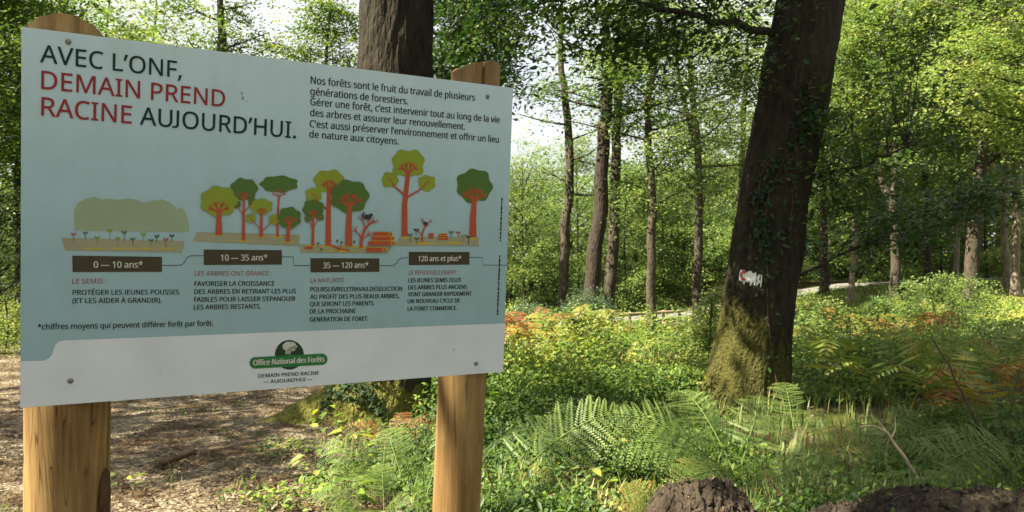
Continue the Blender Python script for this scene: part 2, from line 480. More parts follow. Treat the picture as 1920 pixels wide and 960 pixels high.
# ------------------------------------------------------------------ ground sheet, road
def build_ground():
    ys = [-14.0]
    while ys[-1] < 420:
        y = ys[-1]
        ys.append(y + (1.0 if y < 1 else .085 if y < 9 else .085 + (y - 9) * .018))
    ys = np.array(ys)
    us = np.concatenate([np.linspace(-6, -1.02, 70), np.linspace(-1, 1, 260), np.linspace(1.02, 6, 70)])
    W = np.maximum(.85 * np.abs(ys) + 1.5, 6)
    X = us[None] * W[:, None]; Y = np.repeat(ys[:, None], len(us), 1)
    Z = ground(X, Y)
    p = np.stack([X * 5, Y * 5, X * 0], -1).reshape(-1, 3)
    Z += ((fnoise(p, 9, 3) - .5) * .05).reshape(X.shape) * (Y < 14)
    Z -= np.where(Y > 28, .05, 0)
    nx = len(us); ny = len(ys)
    i = (np.arange(ny - 1)[:, None] * nx + np.arange(nx - 1)[None]).reshape(-1)
    Fc = np.stack([i, i + 1, i + nx + 1, i + nx], -1)
    e = path_edge(Y)
    t = 1 - smooth01((X - e + .15) / .9)
    t = t * (1 - smooth01((Y - 15) / 3.0))
    sandy = np.exp(-(((X - 6.4) / 1.6) ** 2 + ((Y - 30.4) / 1.1) ** 2)) + np.exp(-(((X - 15.2) / 2.2) ** 2 + ((Y - 26.5) / 1.2) ** 2))
    t = np.clip(t + 1.3 * sandy, 0, 1)
    kind(np_mesh('ground', np.stack([X, Y, Z], -1).reshape(-1, 3), Fc, M['ground'], tint=t.reshape(-1), smooth=True), 'structure')

def build_road():
    xs = np.linspace(-40, 70, 240)
    yc = np.interp(xs, [-40, -5, 5, 20, 30, 70], [40, 34.5, 33.2, 34.2, 36, 50])
    vs = np.linspace(-1.2, 1.2, 7)
    X = np.repeat(xs[:, None], 7, 1); Y = yc[:, None] + vs[None]
    Z = ground(X, Y) + .05 - .03 * (vs[None] / 1.2) ** 2
    i = (np.arange(239)[:, None] * 7 + np.arange(6)[None]).reshape(-1)
    kind(np_mesh('road', np.stack([X, Y, Z], -1).reshape(-1, 3), np.stack([i, i + 7, i + 8, i + 1], -1), M['road'], smooth=True), 'structure')

build_ground(); build_road()

# ------------------------------------------------------------------ the two big oaks
def trunk_solid(P, r, sides, rings, flare, lobes, seed, ridge=.018, knobs=.03):
    """tapering trunk: P, r control points; flare widens the foot in lobes (azimuth, gain, width)"""
    P = np.asarray(P, float)
    Q = resample(np.concatenate([P, np.asarray(r, float)[:, None]], 1), rings)
    C, rr = Q[:, :3], Q[:, 3]
    T, A, B = frames(C)
    th = np.linspace(0, 2 * np.pi, sides, endpoint=False)
    dirs = np.cos(th)[None, :, None] * A[:, None] + np.sin(th)[None, :, None] * B[:, None]
    az = np.arctan2(dirs[..., 1], dirs[..., 0])
    h = C[:, 2] - C[0, 2]
    fl = np.zeros_like(az)
    for a, gain, w, zz in lobes:
        d = np.angle(np.exp(1j * (az - a)))
        fl += gain * np.exp(-(d / w) ** 2) * np.exp(-np.maximum(h, 0) / zz)[:, None]
    fl += flare * np.exp(-np.maximum(h, 0) / .35)[:, None]
    S = np.stack([np.cos(az) * 7, np.sin(az) * 7, np.repeat(h[:, None] * 2.6, sides, 1)], -1).reshape(-1, 3)
    rid = (1 - np.abs(fnoise(S, seed, 3) * 2 - 1)).reshape(az.shape)
    S2 = np.stack([np.cos(az) * 2.2, np.sin(az) * 2.2, np.repeat(h[:, None] * 1.8, sides, 1)], -1).reshape(-1, 3)
    kn = (fnoise(S2, seed + 3, 2) - .5).reshape(az.shape)
    rad = rr[:, None] + fl + ridge * (rid - .6) * 2 + knobs * kn * 2
    V = C[:, None] + rad[..., None] * dirs
    n = rings
    i = np.arange(n - 1)[:, None] * sides; j = np.arange(sides)[None]; jn = (j + 1) % sides
    Fc = np.stack([i + j, i + jn, i + sides + jn, i + sides + j], -1).reshape(-1, 4)
    return V.reshape(-1, 3), Fc, C, rr

def limb(acc, pts, r0, r1, sides=7, n=14, wob=.03, g=None):
    Q = resample(pts, n)
    if g is not None:
        Q[1:-1] += g.normal(size=(n - 2, 3)) * wob
    acc.add(*tube(Q, np.linspace(r0, r1, n), sides))
    return Q

def box_sprays(g, n, x0, x1, y0, y1, d0, d1):
    return np.stack([at(g.uniform(x0, x1), g.uniform(y0, y1), g.uniform(d0, d1)) for _ in range(n)])

def twigs_to(acc, g, Q, C, r=.006):
    """thin twigs from the nearest point of limb Q out to spray centres C"""
    for c in C:
        k = np.argmin(np.linalg.norm(Q - c, axis=1))
        a = Q[max(0, k - 2)]
        m = (a + c) / 2 + g.normal(size=3) * .05 + np.array([0, 0, .04])
        acc.add(*tube(resample([a, m, c], 5), np.linspace(r, r * .4, 5), 4))

def ellipsoid_pts(g, n, c, rad, hollow=.5):
    v = unit(g.normal(size=(n, 3))) * (g.uniform(hollow ** 3, 1, n) ** (1 / 3))[:, None]
    return np.asarray(c) + v * np.asarray(rad)

def right_oak():
    g = rng(11)
    D = 7.4
    px = [(1398, 800, 70), (1402, 760, 67), (1413, 640, 64), (1427, 520, 63), (1455, 350, 60), (1487, 180, 60), (1519, 0, 58), (1560, -230, 54), (1590, -600, 46), (1600, -1000, 34), (1590, -1500, 12)]
    P = [at(a, b, D) for a, b, _ in px]
    r = [c / F * D for _, _, c in px]
    base = np.array([P[1][0], D, gz(P[1][0], D)])
    P[0][2] = base[2] - .15
    t = thing('oak_tree', 'large leaning oak with mossy foot and white trail mark on its dark trunk', 'tree', base, 'big oaks near the sign')
    V, Fc, C, rr = trunk_solid(P, r, 150, 300, .03,
                               [(R(185), .30, .42, .30), (R(232), .16, .30, .25), (R(270), .10, .25, .2), (R(310), .08, .3, .2), (R(20), .12, .5, .25), (R(90), .2, .5, .3)], 3, .02, .035)
    np_mesh('trunk', V, Fc, M['bark_oak'], t, base, smooth=True)
    bvh = BVHTree.FromPolygons([tuple(v) for v in V], [tuple(f) for f in Fc])
    # limbs
    wood = Acc(); lv = Acc()
    up_c = []
    Ql = limb(wood, [at(1475, 75, 7.4), at(1440, 62, 7.35), at(1390, 46, 7.2), at(1330, 38, 7.0), at(1275, 16, 6.8), at(1230, 6, 6.7), at(1120, -25, 6.5), at(1000, -45, 6.4)], .042, .008, g=g, wob=.03)
    C1 = np.concatenate([box_sprays(g, 30, 1130, 1440, -60, 70, 6.3, 7.4), box_sprays(g, 16, 960, 1180, -60, 45, 6.2, 7.0), box_sprays(g, 12, 1090, 1330, 40, 95, 6.4, 7.2), box_sprays(g, 40, 900, 1500, -200, -20, 6, 8)])
    twigs_to(wood, g, Ql, C1[:60])
    Qr = limb(wood, [at(1520, 330, 7.4), at(1560, 322, 7.3), at(1600, 318, 7.2), at(1660, 290, 7.0), at(1730, 262, 6.9)], .018, .006, 5, g=g, wob=.012)
    C2 = np.concatenate([box_sprays(g, 24, 1530, 1760, 205, 330, 6.8, 7.8), box_sprays(g, 20, 1530, 1720, 320, 425, 7.0, 7.8), box_sprays(g, 10, 1540, 1840, 130, 235, 7, 8), box_sprays(g, 7, 1590, 1760, 40, 130, 7, 8), box_sprays(g, 7, 1370, 1420, 110, 190, 7.0, 8.4)])
    twigs_to(wood, g, Qr, C2, .005)
    Qd = limb(wood, [at(1480, 528, 7.5), at(1540, 500, 7.7), at(1600, 468, 7.9), at(1680, 432, 8.1), at(1780, 392, 8.3), at(1870, 352, 8.5)], .016, .006, 5, g=g, wob=.012)
    C3 = []
    for k in range(44):
        q = Qd[g.integers(3, 14)]
        C3.append(q + np.array([g.normal() * .22, g.normal() * .25, g.uniform(-.04, .22)]))
    twigs_to(wood, g, Qd, C3, .004)
    # limbs of the crown above the picture
    for k in range(9):
        a = k * 2.4 + .5
        h = 5.5 + k * .55
        s = np.array([np.interp(h, C[:, 2], C[:, i]) for i in range(3)])
        e = s + np.array([math.cos(a) * 3.2, math.sin(a) * 3.2, 1.6 + .1 * k])
        Q = limb(wood, [s, (s + e) / 2 + [0, 0, .5], e], .10, .02, 6, g=g, wob=.05)
        for q in Q[5:]:
            for _ in range(4): up_c.append(q + g.normal(size=3) * [.7, .7, .4])
    wood.build('limb', M['bark_dark'], t, base, True)
    V1, F1, T1 = spray_cloud(C1, 62, .19, .055, .068, g, .5, 'fold', .40)
    lv.add(V1, F1, T1)
    V1, F1, T1 = spray_cloud(C2, 52, .17, .05, .07, g, .4, 'fold', .66)
    lv.add(V1, F1, T1)
    V1, F1, T1 = spray_cloud(C3, 56, .17, .05, .065, g, .4, 'fold', .45)
    lv.add(V1, F1, T1)
    V1, F1, T1 = spray_cloud(up_c, 26, .42, .14, .15, g, .5, 'fold', .4)
    lv.add(V1, F1, T1)
    lv.build('crown', M['leaf_dark'], t, base)
    # ivy climbing the trunk: leaves stand off the bark
    iv = Acc(); st = Acc()
    def cast(a, b):
        d = Vector(((a - 960) / F, 1, -(b - 480) / F)).normalized()
        h = bvh.ray_cast(Vector((0, 0, CZ)), d)
        return (None, None) if h[0] is None else (np.array(h[0]), np.array(h[1]))
    pts = []; nrm = []
    strands = [[(1478, 470), (1485, 380), (1493, 300), (1503, 230), (1520, 150)], [(1440, 520), (1432, 440), (1440, 370), (1470, 300)],
               [(1425, 470), (1418, 400), (1430, 320), (1450, 290)], [(1468, 770), (1450, 690), (1440, 600), (1438, 540)], [(1500, 270), (1512, 210), (1530, 190)]]
    for k, s in enumerate(strands):
        Q = resample(np.array(s, float), 34)
        line = []
        for q in Q:
            p, n = cast(q[0], q[1])
            if p is None: continue
            line.append(p + n * .006)
            dens = 5 if k != 3 else 1
            for _ in range(dens):
                a = q + g.normal(size=2) * (11 if k != 3 else 16)
                p2, n2 = cast(a[0], a[1])
                if p2 is not None and g.uniform() < .62:
                    pts.append(p2 + n2 * g.uniform(.01, .045)); nrm.append(n2)
        if len(line) > 3: st.add(*tube(line, .005, 4))
    V1, F1, m = leaves(np.array(pts), .055, .45, g, 'fold', up=np.array(nrm) + np.array([0, 0, .35]))
    iv.add(V1, F1, np.repeat(g.uniform(0, .7, len(pts)), m))
    ivo = iv.build('ivy', M['leaf_ivy'], t, base)
    ivs = st.build('stem', M['twig'], ivo); ivs.location = [-float(c) for c in base]
    # painted trail mark: brush strokes that only caught the bark ridges, and a red letter C
    W = []; WF = []; RV = []; RF = []
    def strip(store, fs, a0, b0, a1, b1, w, off, n=7):
        prev = None
        for i in range(n + 1):
            s = i / n
            a = a0 + (a1 - a0) * s; b = b0 + (b1 - b0) * s
            ww = w * (.55 + .45 * math.sin(math.pi * min(1, max(0.08, s)) ** .8)) if off < .005 else w
            L_, n1 = cast(a - ww / 2, b); R_, n2 = cast(a + ww / 2, b)
            if L_ is None or R_ is None: prev = None; continue
            k = len(store); store += [L_ + n1 * off, R_ + n2 * off]
            if prev is not None: fs.append((prev, prev + 1, k + 1, k))
            prev = k
    gg = random.Random(4)
    for i in range(15):
        x = 1388.5 + i * 2.75
        top = 507 + i * .45 + gg.uniform(-2, 2); bot = 529 + i * .42 + gg.uniform(-4, 4.5)
        if i > 10: top += gg.uniform(0, 4)
        if i in (11, 13):
            strip(W, WF, x + 1.5, top, x, (top + bot) / 2 - 1.5, 2.0, .004); strip(W, WF, x, (top + bot) / 2 + 1.5, x - 1.2, bot, 2.2, .004)
        else:
            strip(W, WF, x + 1.4, top, x - 1.4, bot, 3.2 if i < 10 else 2.4, .004, 10)
    for i in range(12):
        a0 = R(300 - i * 21); a1 = R(300 - (i + 1) * 21)
        cx, cy, rx, ry = 1396.0, 517, 5.6, 7.2
        q = []
        for rad in (1.34, .70):
            for a in ((a0, a1) if rad > 1 else (a1, a0)):
                p, n = cast(cx + rx * rad * math.cos(-a), cy + ry * rad * math.sin(-a)); q.append(p + n * .010)
        k = len(RV); RV += q; RF.append((k, k + 1, k + 2, k + 3))
    mk = py_mesh('trail_mark', W, WF, flat('white_paint', (.72, .74, .68), .7), t, base)
    py_mesh('letter', RV, RF, flat('red_paint', (.50, .03, .025), .7), mk).location = [-float(c) for c in base]
    return base

def left_oak():
    g = rng(12)
    D = 7.2
    px = [(712, 830, 74), (716, 780, 74), (735, 690, 70), (742, 560, 68), (742, 300, 67), (741, 130, 67), (745, 0, 66), (752, -240, 62), (770, -600, 52), (760, -1000, 40), (750, -1500, 14)]
    P = [at(a, b, D) for a, b, _ in px]
    r = [c / F * D for _, _, c in px]
    base = np.array([P[1][0], D, gz(P[1][0], D)])
    P[0][2] = base[2] - .2
    t = thing('oak_tree', 'upright oak directly behind the sign, ivy and a mossy root at its foot', 'tree', base, 'big oaks near the sign')
    V, Fc, C, rr = trunk_solid(P, r, 150, 300, .05,
                               [(R(190), 1.05, .26, .17), (R(205), .34, .55, .35), (R(330), .18, .35, .28), (R(275), .12, .3, .2), (R(60), .2, .5, .3)], 8, .016, .03)
    np_mesh('trunk', V, Fc, M['bark_left_oak'], t, base, smooth=True)
    bvh = BVHTree.FromPolygons([tuple(v) for v in V], [tuple(f) for f in Fc])
    wood = Acc(); lv = Acc(); up = []
    Ql = limb(wood, [at(790, -120, 7.2), at(850, -110, 7.4), at(900, -60, 7.6), at(950, -40, 7.8)], .05, .012, g=g, wob=.02)
    C1 = np.concatenate([box_sprays(g, 34, 815, 950, -60, 150, 7.4, 9.2), box_sprays(g, 5, 930, 990, -40, 80, 7.0, 8.6)])
    twigs_to(wood, g, Ql, C1[:20], .005)
    for k in range(11):
        a = k * 2.4
        h = 5.6 + k * .5
        s = np.array([np.interp(h, C[:, 2], C[:, i]) for i in range(3)])
        e = s + np.array([math.cos(a) * 3.4, math.sin(a) * 3.0, 1.5 + .1 * k])
        Q = limb(wood, [s, (s + e) / 2 + [0, 0, .5], e], .10, .02, 6, g=g, wob=.05)
        for q in Q[5:]:
            for _ in range(4): up.append(q + g.normal(size=3) * [.7, .7, .4])
    wood.build('limb', M['bark_dark'], t, base, True)
    lv.add(*spray_cloud(C1, 60, .20, .07, .075, g, .55, 'fold', .38))
    lv.add(*spray_cloud(up, 26, .42, .14, .15, g, .5, 'fold', .4))
    lv.build('crown', M['leaf_dark'], t, base)
    pts = []; nrm = []
    for _ in range(2600):
        a = g.uniform(585, 805); b = g.uniform(700, 800)
        d = Vector(((a - 960) / F, 1, -(b - 480) / F)).normalized()
        h = bvh.ray_cast(Vector((0, 0, CZ)), d)
        if h[0] is None: continue
        p = np.array(h[0])
        k = fnoise(np.array([[p[0] * 4, p[1] * 4, p[2] * 4]]), 5, 2)[0]
        if k > .58 and g.uniform() < .4:
            pts.append(p + np.array(h[1]) * g.uniform(.01, .05)); nrm.append(np.array(h[1]))
    V1, F1, m = leaves(np.array(pts), .045, .45, g, 'fold', up=np.array(nrm) + np.array([0, -.1, .4]))
    iv = Acc(); iv.add(V1, F1, np.repeat(g.uniform(0, .8, len(pts)), m)); iv.build('ivy', M['leaf_ivy'], t, base)
    return base

OAKS = [right_oak(), left_oak()]

# ------------------------------------------------------------------ forest trees
def forest_tree(name, label, d, pxs, width, mat, leafmat, seed, top=17.0, z0=3.0, nl=16, L=2.6, k=34, leaf=.13, tint=.45, sr=.34, fork=None, group='tall forest trees', bare=None, lmin=.45, cat='tree'):
    """tall tree: trunk through photograph points pxs (x, y) at distance d, limbs from height z0 up"""
    g = rng(seed)
    t0 = top; top = min(top, max(9.0, .34 * d + 2.6)); nl = int((1.45 if pxs[0][0] > 1400 or pxs[0][0] < 900 else 1.1) * nl * (top - z0) / (t0 - z0)) + 1
    base = onground(pxs[0][0], d)
    P = [base - [0, 0, .1]] + [at(a, b, d) for a, b in pxs[1:]]
    lean = P[-1] - P[0]
    lean = lean / lean[2]
    if P[-1][2] < top:
        P.append(P[-1] * 1.0 + lean * (top - P[-1][2]) * .8 + [g.normal() * .3, g.normal() * .3, (top - P[-1][2]) * .2])
    n = 26
    Q = resample(P, n)
    Q[2:, :2] += np.cumsum(g.normal(size=(n - 2, 2)), 0) * .03
    r0 = width / F * d / 2
    rr = r0 * np.interp(np.linspace(0, 1, n), [0, .03, .08, .35, .65, 1], [1.5, 1.18, 1.0, .86, .66, .10])
    wood = Acc()
    wood.add(*tube(Q, rr, 12))
    C = []
    def along(z): return np.array([np.interp(z, Q[:, 2], Q[:, i]) for i in range(3)])
    if fork:
        s, pts, w = fork
        Qf = resample([at(a, b, d + (.4 if i else 0)) for i, (a, b) in enumerate(pts)], 12)
        wood.add(*tube(Qf, np.linspace(w, w * .3, 12), 7))
        for q in Qf[5:]:
            for _ in range(5): C.append(q + g.normal(size=3) * [.5, .5, .3])
    for i in range(nl):
        f = (i + g.uniform(0, .8)) / nl
        z = base[2] + z0 + (top - z0 - 1.0) * f
        s = along(z)
        a = i * 2.4 + g.uniform(-.4, .4)
        ln = L * (lmin + .55 * math.sin(math.pi * min(1, f * .9 + .18))) * g.uniform(.7, 1.2)
        el = g.uniform(.05, .55)
        e = s + ln * np.array([math.cos(a) * math.cos(el), math.sin(a) * math.cos(el), math.sin(el)])
        m = (s + e) / 2 + g.normal(size=3) * .12 * ln / 2 - [0, 0, .05 * ln]
        B = resample([s, m, e], 7)
        rb = np.interp(z, Q[:, 2], rr) * .33
        wood.add(*tube(B, np.linspace(rb, .012, 7), 5))
        if bare and bare[0] < z < bare[1]:
            continue
        for j in range(2, 7):
            for _ in range(2):
                sd = B[j] + np.array([g.normal(), g.normal(), g.normal() * .4 + .1]) * .22 * ln
                if g.uniform() < .7: wood.add(*tube([B[j], (B[j] + sd) / 2 + g.normal(size=3) * .05, sd], [.014, .01, .006], 4))
                if g.uniform() < .8: C.append(sd)
                if g.uniform() < .3: C.append(sd + g.normal(size=3) * [.4, .4, .12])
    t = thing(name, label, cat, base, group)
    wood.build('trunk', mat, t, base, True)
    if C:
        lv = Acc()
        C = np.array(C)
        C = np.concatenate([C, C + g.normal(size=C.shape) * [.30, .30, .16], C[::2] + g.normal(size=C[::2].shape) * [.35, .35, .2]])
        lv.add(*spray_cloud(C, k * 1.05, sr * .82, sr * .18, leaf * .80, g, .36, 'quad', tint, .24, .10))
        lv.build('crown', leafmat, t, base)
    return t

LM, LL, LD = M['leaf_mid'], M['leaf_light'], M['leaf_dark']
forest_tree('forest_tree', 'slim brown trunk with bare forked top against white sky, right of the sign', 22, [(1057, 615), (1064, 480), (1072, 300), (1068, 200), (1055, 110)], 20, M['bark_mid'], LM, 21, 10.5, 3.6, 9, 1.5, 16, .11, .5, .25, bare=(3.9, 12))
forest_tree('forest_tree', 'straight dark grey trunk, thickest of the group right of the sign', 21, [(1104, 600), (1112, 480), (1122, 300), (1129, 90)], 31, M['bark_dark'], LM, 22, 17, 5.4, 15, 2.8, 40, .13, .35)
forest_tree('forest_tree', 'ivy clad trunk close behind the thick dark grey one', 23.5, [(1137, 606), (1146, 430), (1158, 250), (1163, 120)], 23, M['bark_mid'], LM, 23, 17, 4.0, 16, 2.4, 42, .13, .38)
forest_tree('forest_tree', 'knobbly trunk standing in front of the low wooden rail', 20.5, [(1225, 622), (1222, 500), (1218, 400), (1222, 200)], 18, M['bark_mid'], LL, 24, 12, 3.0, 16, 2.0, 40, .12, .45)
forest_tree('forest_tree', 'straight trunk at the right end of the low rail with bright airy crown', 25, [(1308, 604), (1304, 400), (1300, 250), (1292, 80)], 17, M['bark_mid'], LL, 25, 17, 5.0, 22, 2.8, 34, .13, .5, fork=(0, [(1303, 270), (1285, 200), (1268, 120), (1262, 30)], .10))
forest_tree('forest_tree', 'thin pale trunk just right of the marked oak', 28, [(1597, 562), (1597, 470), (1600, 250), (1606, 60)], 10, M['bark_pale'], LL, 26, 13, 3.2, 16, 2.2, 48, .13, .5)
forest_tree('forest_tree', 'two-stemmed tree forking at mid height beyond the marked oak', 25, [(1675, 572), (1676, 450), (1674, 340), (1680, 180), (1676, 0)], 18, M['bark_mid'], LL, 27, 17, 4.6, 22, 2.6, 45, .13, .55, fork=(0, [(1673, 385), (1655, 360), (1643, 320), (1636, 230), (1618, 90), (1600, -20)], .13))
forest_tree('forest_tree', 'stout trunk with leafy shoots, left of the paired pale trunks', 23, [(1820, 590), (1823, 450), (1826, 300), (1828, 120)], 25, M['bark_mid'], LM, 28, 17, 3.6, 24, 3.0, 59, .13, .45)
forest_tree('forest_tree', 'nearer of the paired pale trunks at the right edge', 24, [(1904, 574), (1904, 480), (1903, 350), (1900, 150)], 15, M['bark_pale'], LL, 29, 17, 4.3, 22, 3.2, 64, .13, .62)
forest_tree('forest_tree', 'farther of the paired pale trunks at the right edge', 27.5, [(1889, 552), (1890, 450), (1893, 340), (1898, 150)], 13, M['bark_pale'], LL, 30, 17, 4.6, 20, 2.8, 59, .13, .55)
forest_tree('forest_tree', 'white-barked young tree far back between the forked tree and the stout trunk', 33, [(1792, 545), (1792, 470), (1790, 330)], 9, M['bark_pale'], LL, 31, 12, 2.8, 16, 2.4, 54, .14, .5)
forest_tree('forest_tree', 'slender pale stem far back right beside the marked oak', 38, [(1555, 545), (1555, 480), (1556, 330)], 8, M['bark_pale'], LM, 32, 13, 2.6, 16, 2.6, 40, .15, .4)
forest_tree('forest_tree', 'tall yellow-green leaved tree whose trunk stands outside the right edge', 17, [(1990, 640), (1990, 400), (1985, 150)], 24, M['bark_mid'], LL, 33, 16, 4.0, 26, 3.0, 81, .12, .72)
forest_tree('forest_tree', 'dark ivy-hung trunk along the left edge of the sign', 18, [(27, 600), (27, 450), (26, 200), (20, 0)], 15, M['bark_dark'], LM, 34, 15, 2.6, 34, 2.2, 70, .11, .25)
forest_tree('forest_tree', 'crooked thin trees behind the rounded post top, nearer stem', 24, [(186, 590), (188, 300), (192, 90), (200, -40)], 10, M['bark_dark'], LL, 35, 13, 6.0, 16, 2.2, 26, .12, .6, lmin=.5)
forest_tree('forest_tree', 'thin leaning tree with sparse pale leaves above the heading', 29, [(278, 590), (282, 300), (288, 90), (300, -40)], 9, M['bark_dark'], LL, 36, 15, 7.2, 16, 2.4, 22, .13, .62)
forest_tree('forest_tree', 'dark leafy trunk rising above the middle of the sign', 19, [(425, 600), (427, 300), (428, 60), (428, -60)], 33, M['bark_dark'], LM, 37, 16, 5.4, 17, 2.0, 40, .11, .42)
forest_tree('forest_tree', 'slim tree in leaf between the dark trunk and the oak behind the sign', 21, [(612, 600), (614, 300), (612, 60), (606, -60)], 11, M['bark_dark'], LM, 38, 15, 6.2, 20, 1.5, 44, .11, .55)
forest_tree('forest_tree', 'dense dark tree showing behind the split post top', 16, [(872, 620), (870, 300), (872, 60)], 14, M['bark_dark'], LD, 39, 13, 5.1, 24, 1.15, 60, .10, .40)
forest_tree('forest_tree', 'leafy tree at the upper left corner above the path', 14, [(-60, 640), (-50, 300), (-40, 0)], 20, M['bark_dark'], LM, 40, 12, 3.4, 24, 2.0, 56, .10, .42)
forest_tree('forest_tree', 'spreading tree whose crown fills the gap between marked oak and forked tree', 31, [(1545, 560), (1550, 300), (1560, 60)], 15, M['bark_dark'], LL, 41, 17, 6, 24, 3.2, 48, .14, .55)
forest_tree('forest_tree', 'slender tree with airy crown left of the marked oak', 29, [(1385, 580), (1388, 300), (1392, 60)], 13, M['bark_mid'], LL, 42, 15, 5, 22, 2.8, 45, .14, .58)
forest_tree('forest_tree', 'leafy trunk between the forked tree and the stout trunk', 30, [(1740, 560), (1742, 300), (1746, 60)], 13, M['bark_dark'], LM, 43, 17, 5, 24, 3.0, 59, .14, .5)

# bushy understorey trees in front of the far wood
def bushy_tree(label, px, d, h, rad, seed, leafmat, tint, n=300, k=42, leaf=.15, z0=.2, group='bushy understorey trees', name='bushy_tree', stem=.07, cat='tree', sr=.36):
    g = rng(seed)
    base = onground(px, d)
    wood = Acc()
    top = base + [g.normal() * .2, 0, h * .9]
    Q = resample([base - [0, 0, .1], (base + top) / 2 + [g.normal() * .15, g.normal() * .15, 0], top], 12)
    wood.add(*tube(Q, np.linspace(stem, .015, 12), 7))
    C = []
    for i in range(n // 8):
        f = g.uniform(0, 1)
        z = z0 + (h - z0) * f
        a = g.uniform(0, 2 * np.pi)
        R_ = rad * (.5 + .6 * math.sin(math.pi * (.15 + .8 * f))) * g.uniform(.55, 1.15) * (1 - .45 * f)
        s = np.array([np.interp(base[2] + z * .8, Q[:, 2], Q[:, j]) for j in range(3)])
        e = base + [math.cos(a) * R_ + (s - base)[0], math.sin(a) * R_, z + g.uniform(-.1, .25)]
        B = resample([s, (s + e) / 2 + [0, 0, .12 * R_], e], 5)
        wood.add(*tube(B, np.linspace(.022, .006, 5) * max(.16, stem / .07), 4))
        for j in range(8):
            C.append(B[g.integers(2, 5)] + g.normal(size=3) * [rad * .17, rad * .17, rad * .06])
    t = thing(name, label, cat, base, group)
    wood.build('trunk' if cat == 'tree' else 'stem', M['bark_dark'], t, base, True)
    lv = Acc(); lv.add(*spray_cloud(C, k * 2.0, sr * .95, sr * .20, leaf * .64, g, .36, 'quad', tint, .24, .10))
    lv.build('crown' if cat == 'tree' else 'foliage', leafmat, t, base)
    return t

bushy_tree('bright layered bushy tree next to the right edge of the sign, beyond the rail', 985, 37, 8.2, 3.0, 51, LL, .5)
bushy_tree('bushy tree filling the gap between the slim trunk and the thick dark one', 1085, 40, 9.2, 3.2, 52, LM, .62)
bushy_tree('dark green bushy tree behind the ivy clad trunk', 1175, 36.5, 7.2, 2.8, 53, LL, .42)
bushy_tree('tall layered bushy tree behind the knobbly trunk at the rail', 1245, 39, 8.4, 3.2, 54, LL, .5)
bushy_tree('bushy tree beyond the rail end with dark low boughs', 1325, 37, 7.4, 3.2, 55, LM, .5)
bushy_tree('pale green bushy tree touching the left side of the marked oak', 1395, 36, 7.8, 2.8, 56, LL, .45)
bushy_tree('bushy tree just right of the marked oak beyond the thin pale trunk', 1560, 40, 6.5, 3.2, 57, LM, .6)
bushy_tree('broad bushy tree behind the forked tree', 1655, 42, 8.0, 3.4, 58, LL, .58)
bushy_tree('dark bushy tree between the white-barked tree and the stout trunk', 1765, 41, 7.6, 3.2, 59, LM, .32)
bushy_tree('bushy tree with shaded lower boughs behind the paired pale trunks', 1880, 42, 8.4, 3.4, 60, LL, .45)
bushy_tree('airy bushy tree low against the sky, nearest to the sign edge', 955, 44, 8.8, 3.6, 63, LM, .62)
bushy_tree('pale layered bushy tree between the thick dark trunk and the knobbly one', 1160, 45, 10.5, 3.4, 64, LM, .66)
bushy_tree('tall bushy tree standing between the knobbly trunk and the rail end trunk', 1275, 46, 10.6, 3.6, 65, LM, .6)
bushy_tree('bushy tree with hanging pale boughs, half hidden by the marked oak', 1440, 41, 9.0, 3.0, 66, LL, .66)
bushy_tree('leafy bushy tree in the gap left of the forked tree', 1615, 36.5, 7.6, 2.8, 67, LM, .6)
bushy_tree('leafy bushy tree in the gap right of the forked tree', 1715, 37.5, 8.0, 2.8, 68, LM, .6)
bushy_tree('soft green bushy tree left of the paired pale trunks beyond the road', 1850, 38, 8.0, 2.8, 69, LL, .55)
for lab, px_, d_, h_, sd_ in (('leafy bushy tree beyond the road, hidden behind the middle of the sign', 620, 39, 7.5, 161), ('leafy bushy tree beyond the road behind the right part of the sign', 770, 41, 8.5, 162),
                             ('leafy bushy tree beyond the road behind the right post', 890, 38, 7.5, 163), ('leafy bushy tree far behind the left part of the sign', 450, 42, 8.5, 164), ('leafy bushy tree far behind the heading of the sign', 260, 40, 8.0, 165)):
    bushy_tree(lab, px_, d_, h_, 3.2, sd_, LM, .6)
bushy_tree('grey-green young tree beside the path at the left edge', 5, 15.5, 3.0, 1.1, 61, M['leaf_bush'], .55, 150, 30, .07, .3, sr=.2)
bushy_tree('dark tall bushy tree behind the grey-green one at the left edge', -8, 19, 7.0, 1.8, 62, LM, .35, 260, 34, .11, .8)

def shrub(label, px, d, h, rad, seed, mat, tint, n=90, k=24, leaf=.06):
    return bushy_tree(label, px, d, h, rad, seed, mat, tint, n, k, leaf, .1, 'shrubs in the undergrowth', 'shrub', .009, 'shrub', sr=max(.09, rad * .22))
shrub('lime leaved low shrub at the path edge on the far left', 8, 12.5, .95, .8, 71, LL, .7, 150, 30, .06)
shrub('grey-green rounded bush under the slim brown trunk', 1020, 15, .75, .75, 72, M['leaf_bush'], .35, 170, 34, .055)
shrub('darker grey-green bush at the foot of the thick dark trunk', 1105, 15.5, .85, .7, 73, M['leaf_bush'], .22, 170, 34, .055)
shrub('tall upright bright herb against the left side of the marked oak', 1326, 8.6, 1.0, .26, 74, LL, .8, 130, 20, .055)
shrub('lime green young shoot standing in the middle of the clearing', 1108, 9.3, .75, .30, 75, LL, .8, 80, 16, .06)
shrub('upright sapling in front of the forked tree', 1690, 14, 1.25, .5, 76, LM, .62, 110, 20, .07)
shrub('spindly sapling between the forked tree and the thin pale trunk', 1635, 13, .9, .45, 77, LM, .5, 90, 18, .065)
shrub('leafy sapling left of the stout trunk', 1755, 13.5, 1.15, .6, 78, LL, .5, 120, 20, .07)
shrub('dense bush at the foot of the stout trunk', 1815, 16, 1.2, .8, 79, LM, .5, 150, 26, .07)
shrub('glossy dark bush under the paired pale trunks', 1885, 11, .45, .8, 80, LM, .38, 150, 26, .06)
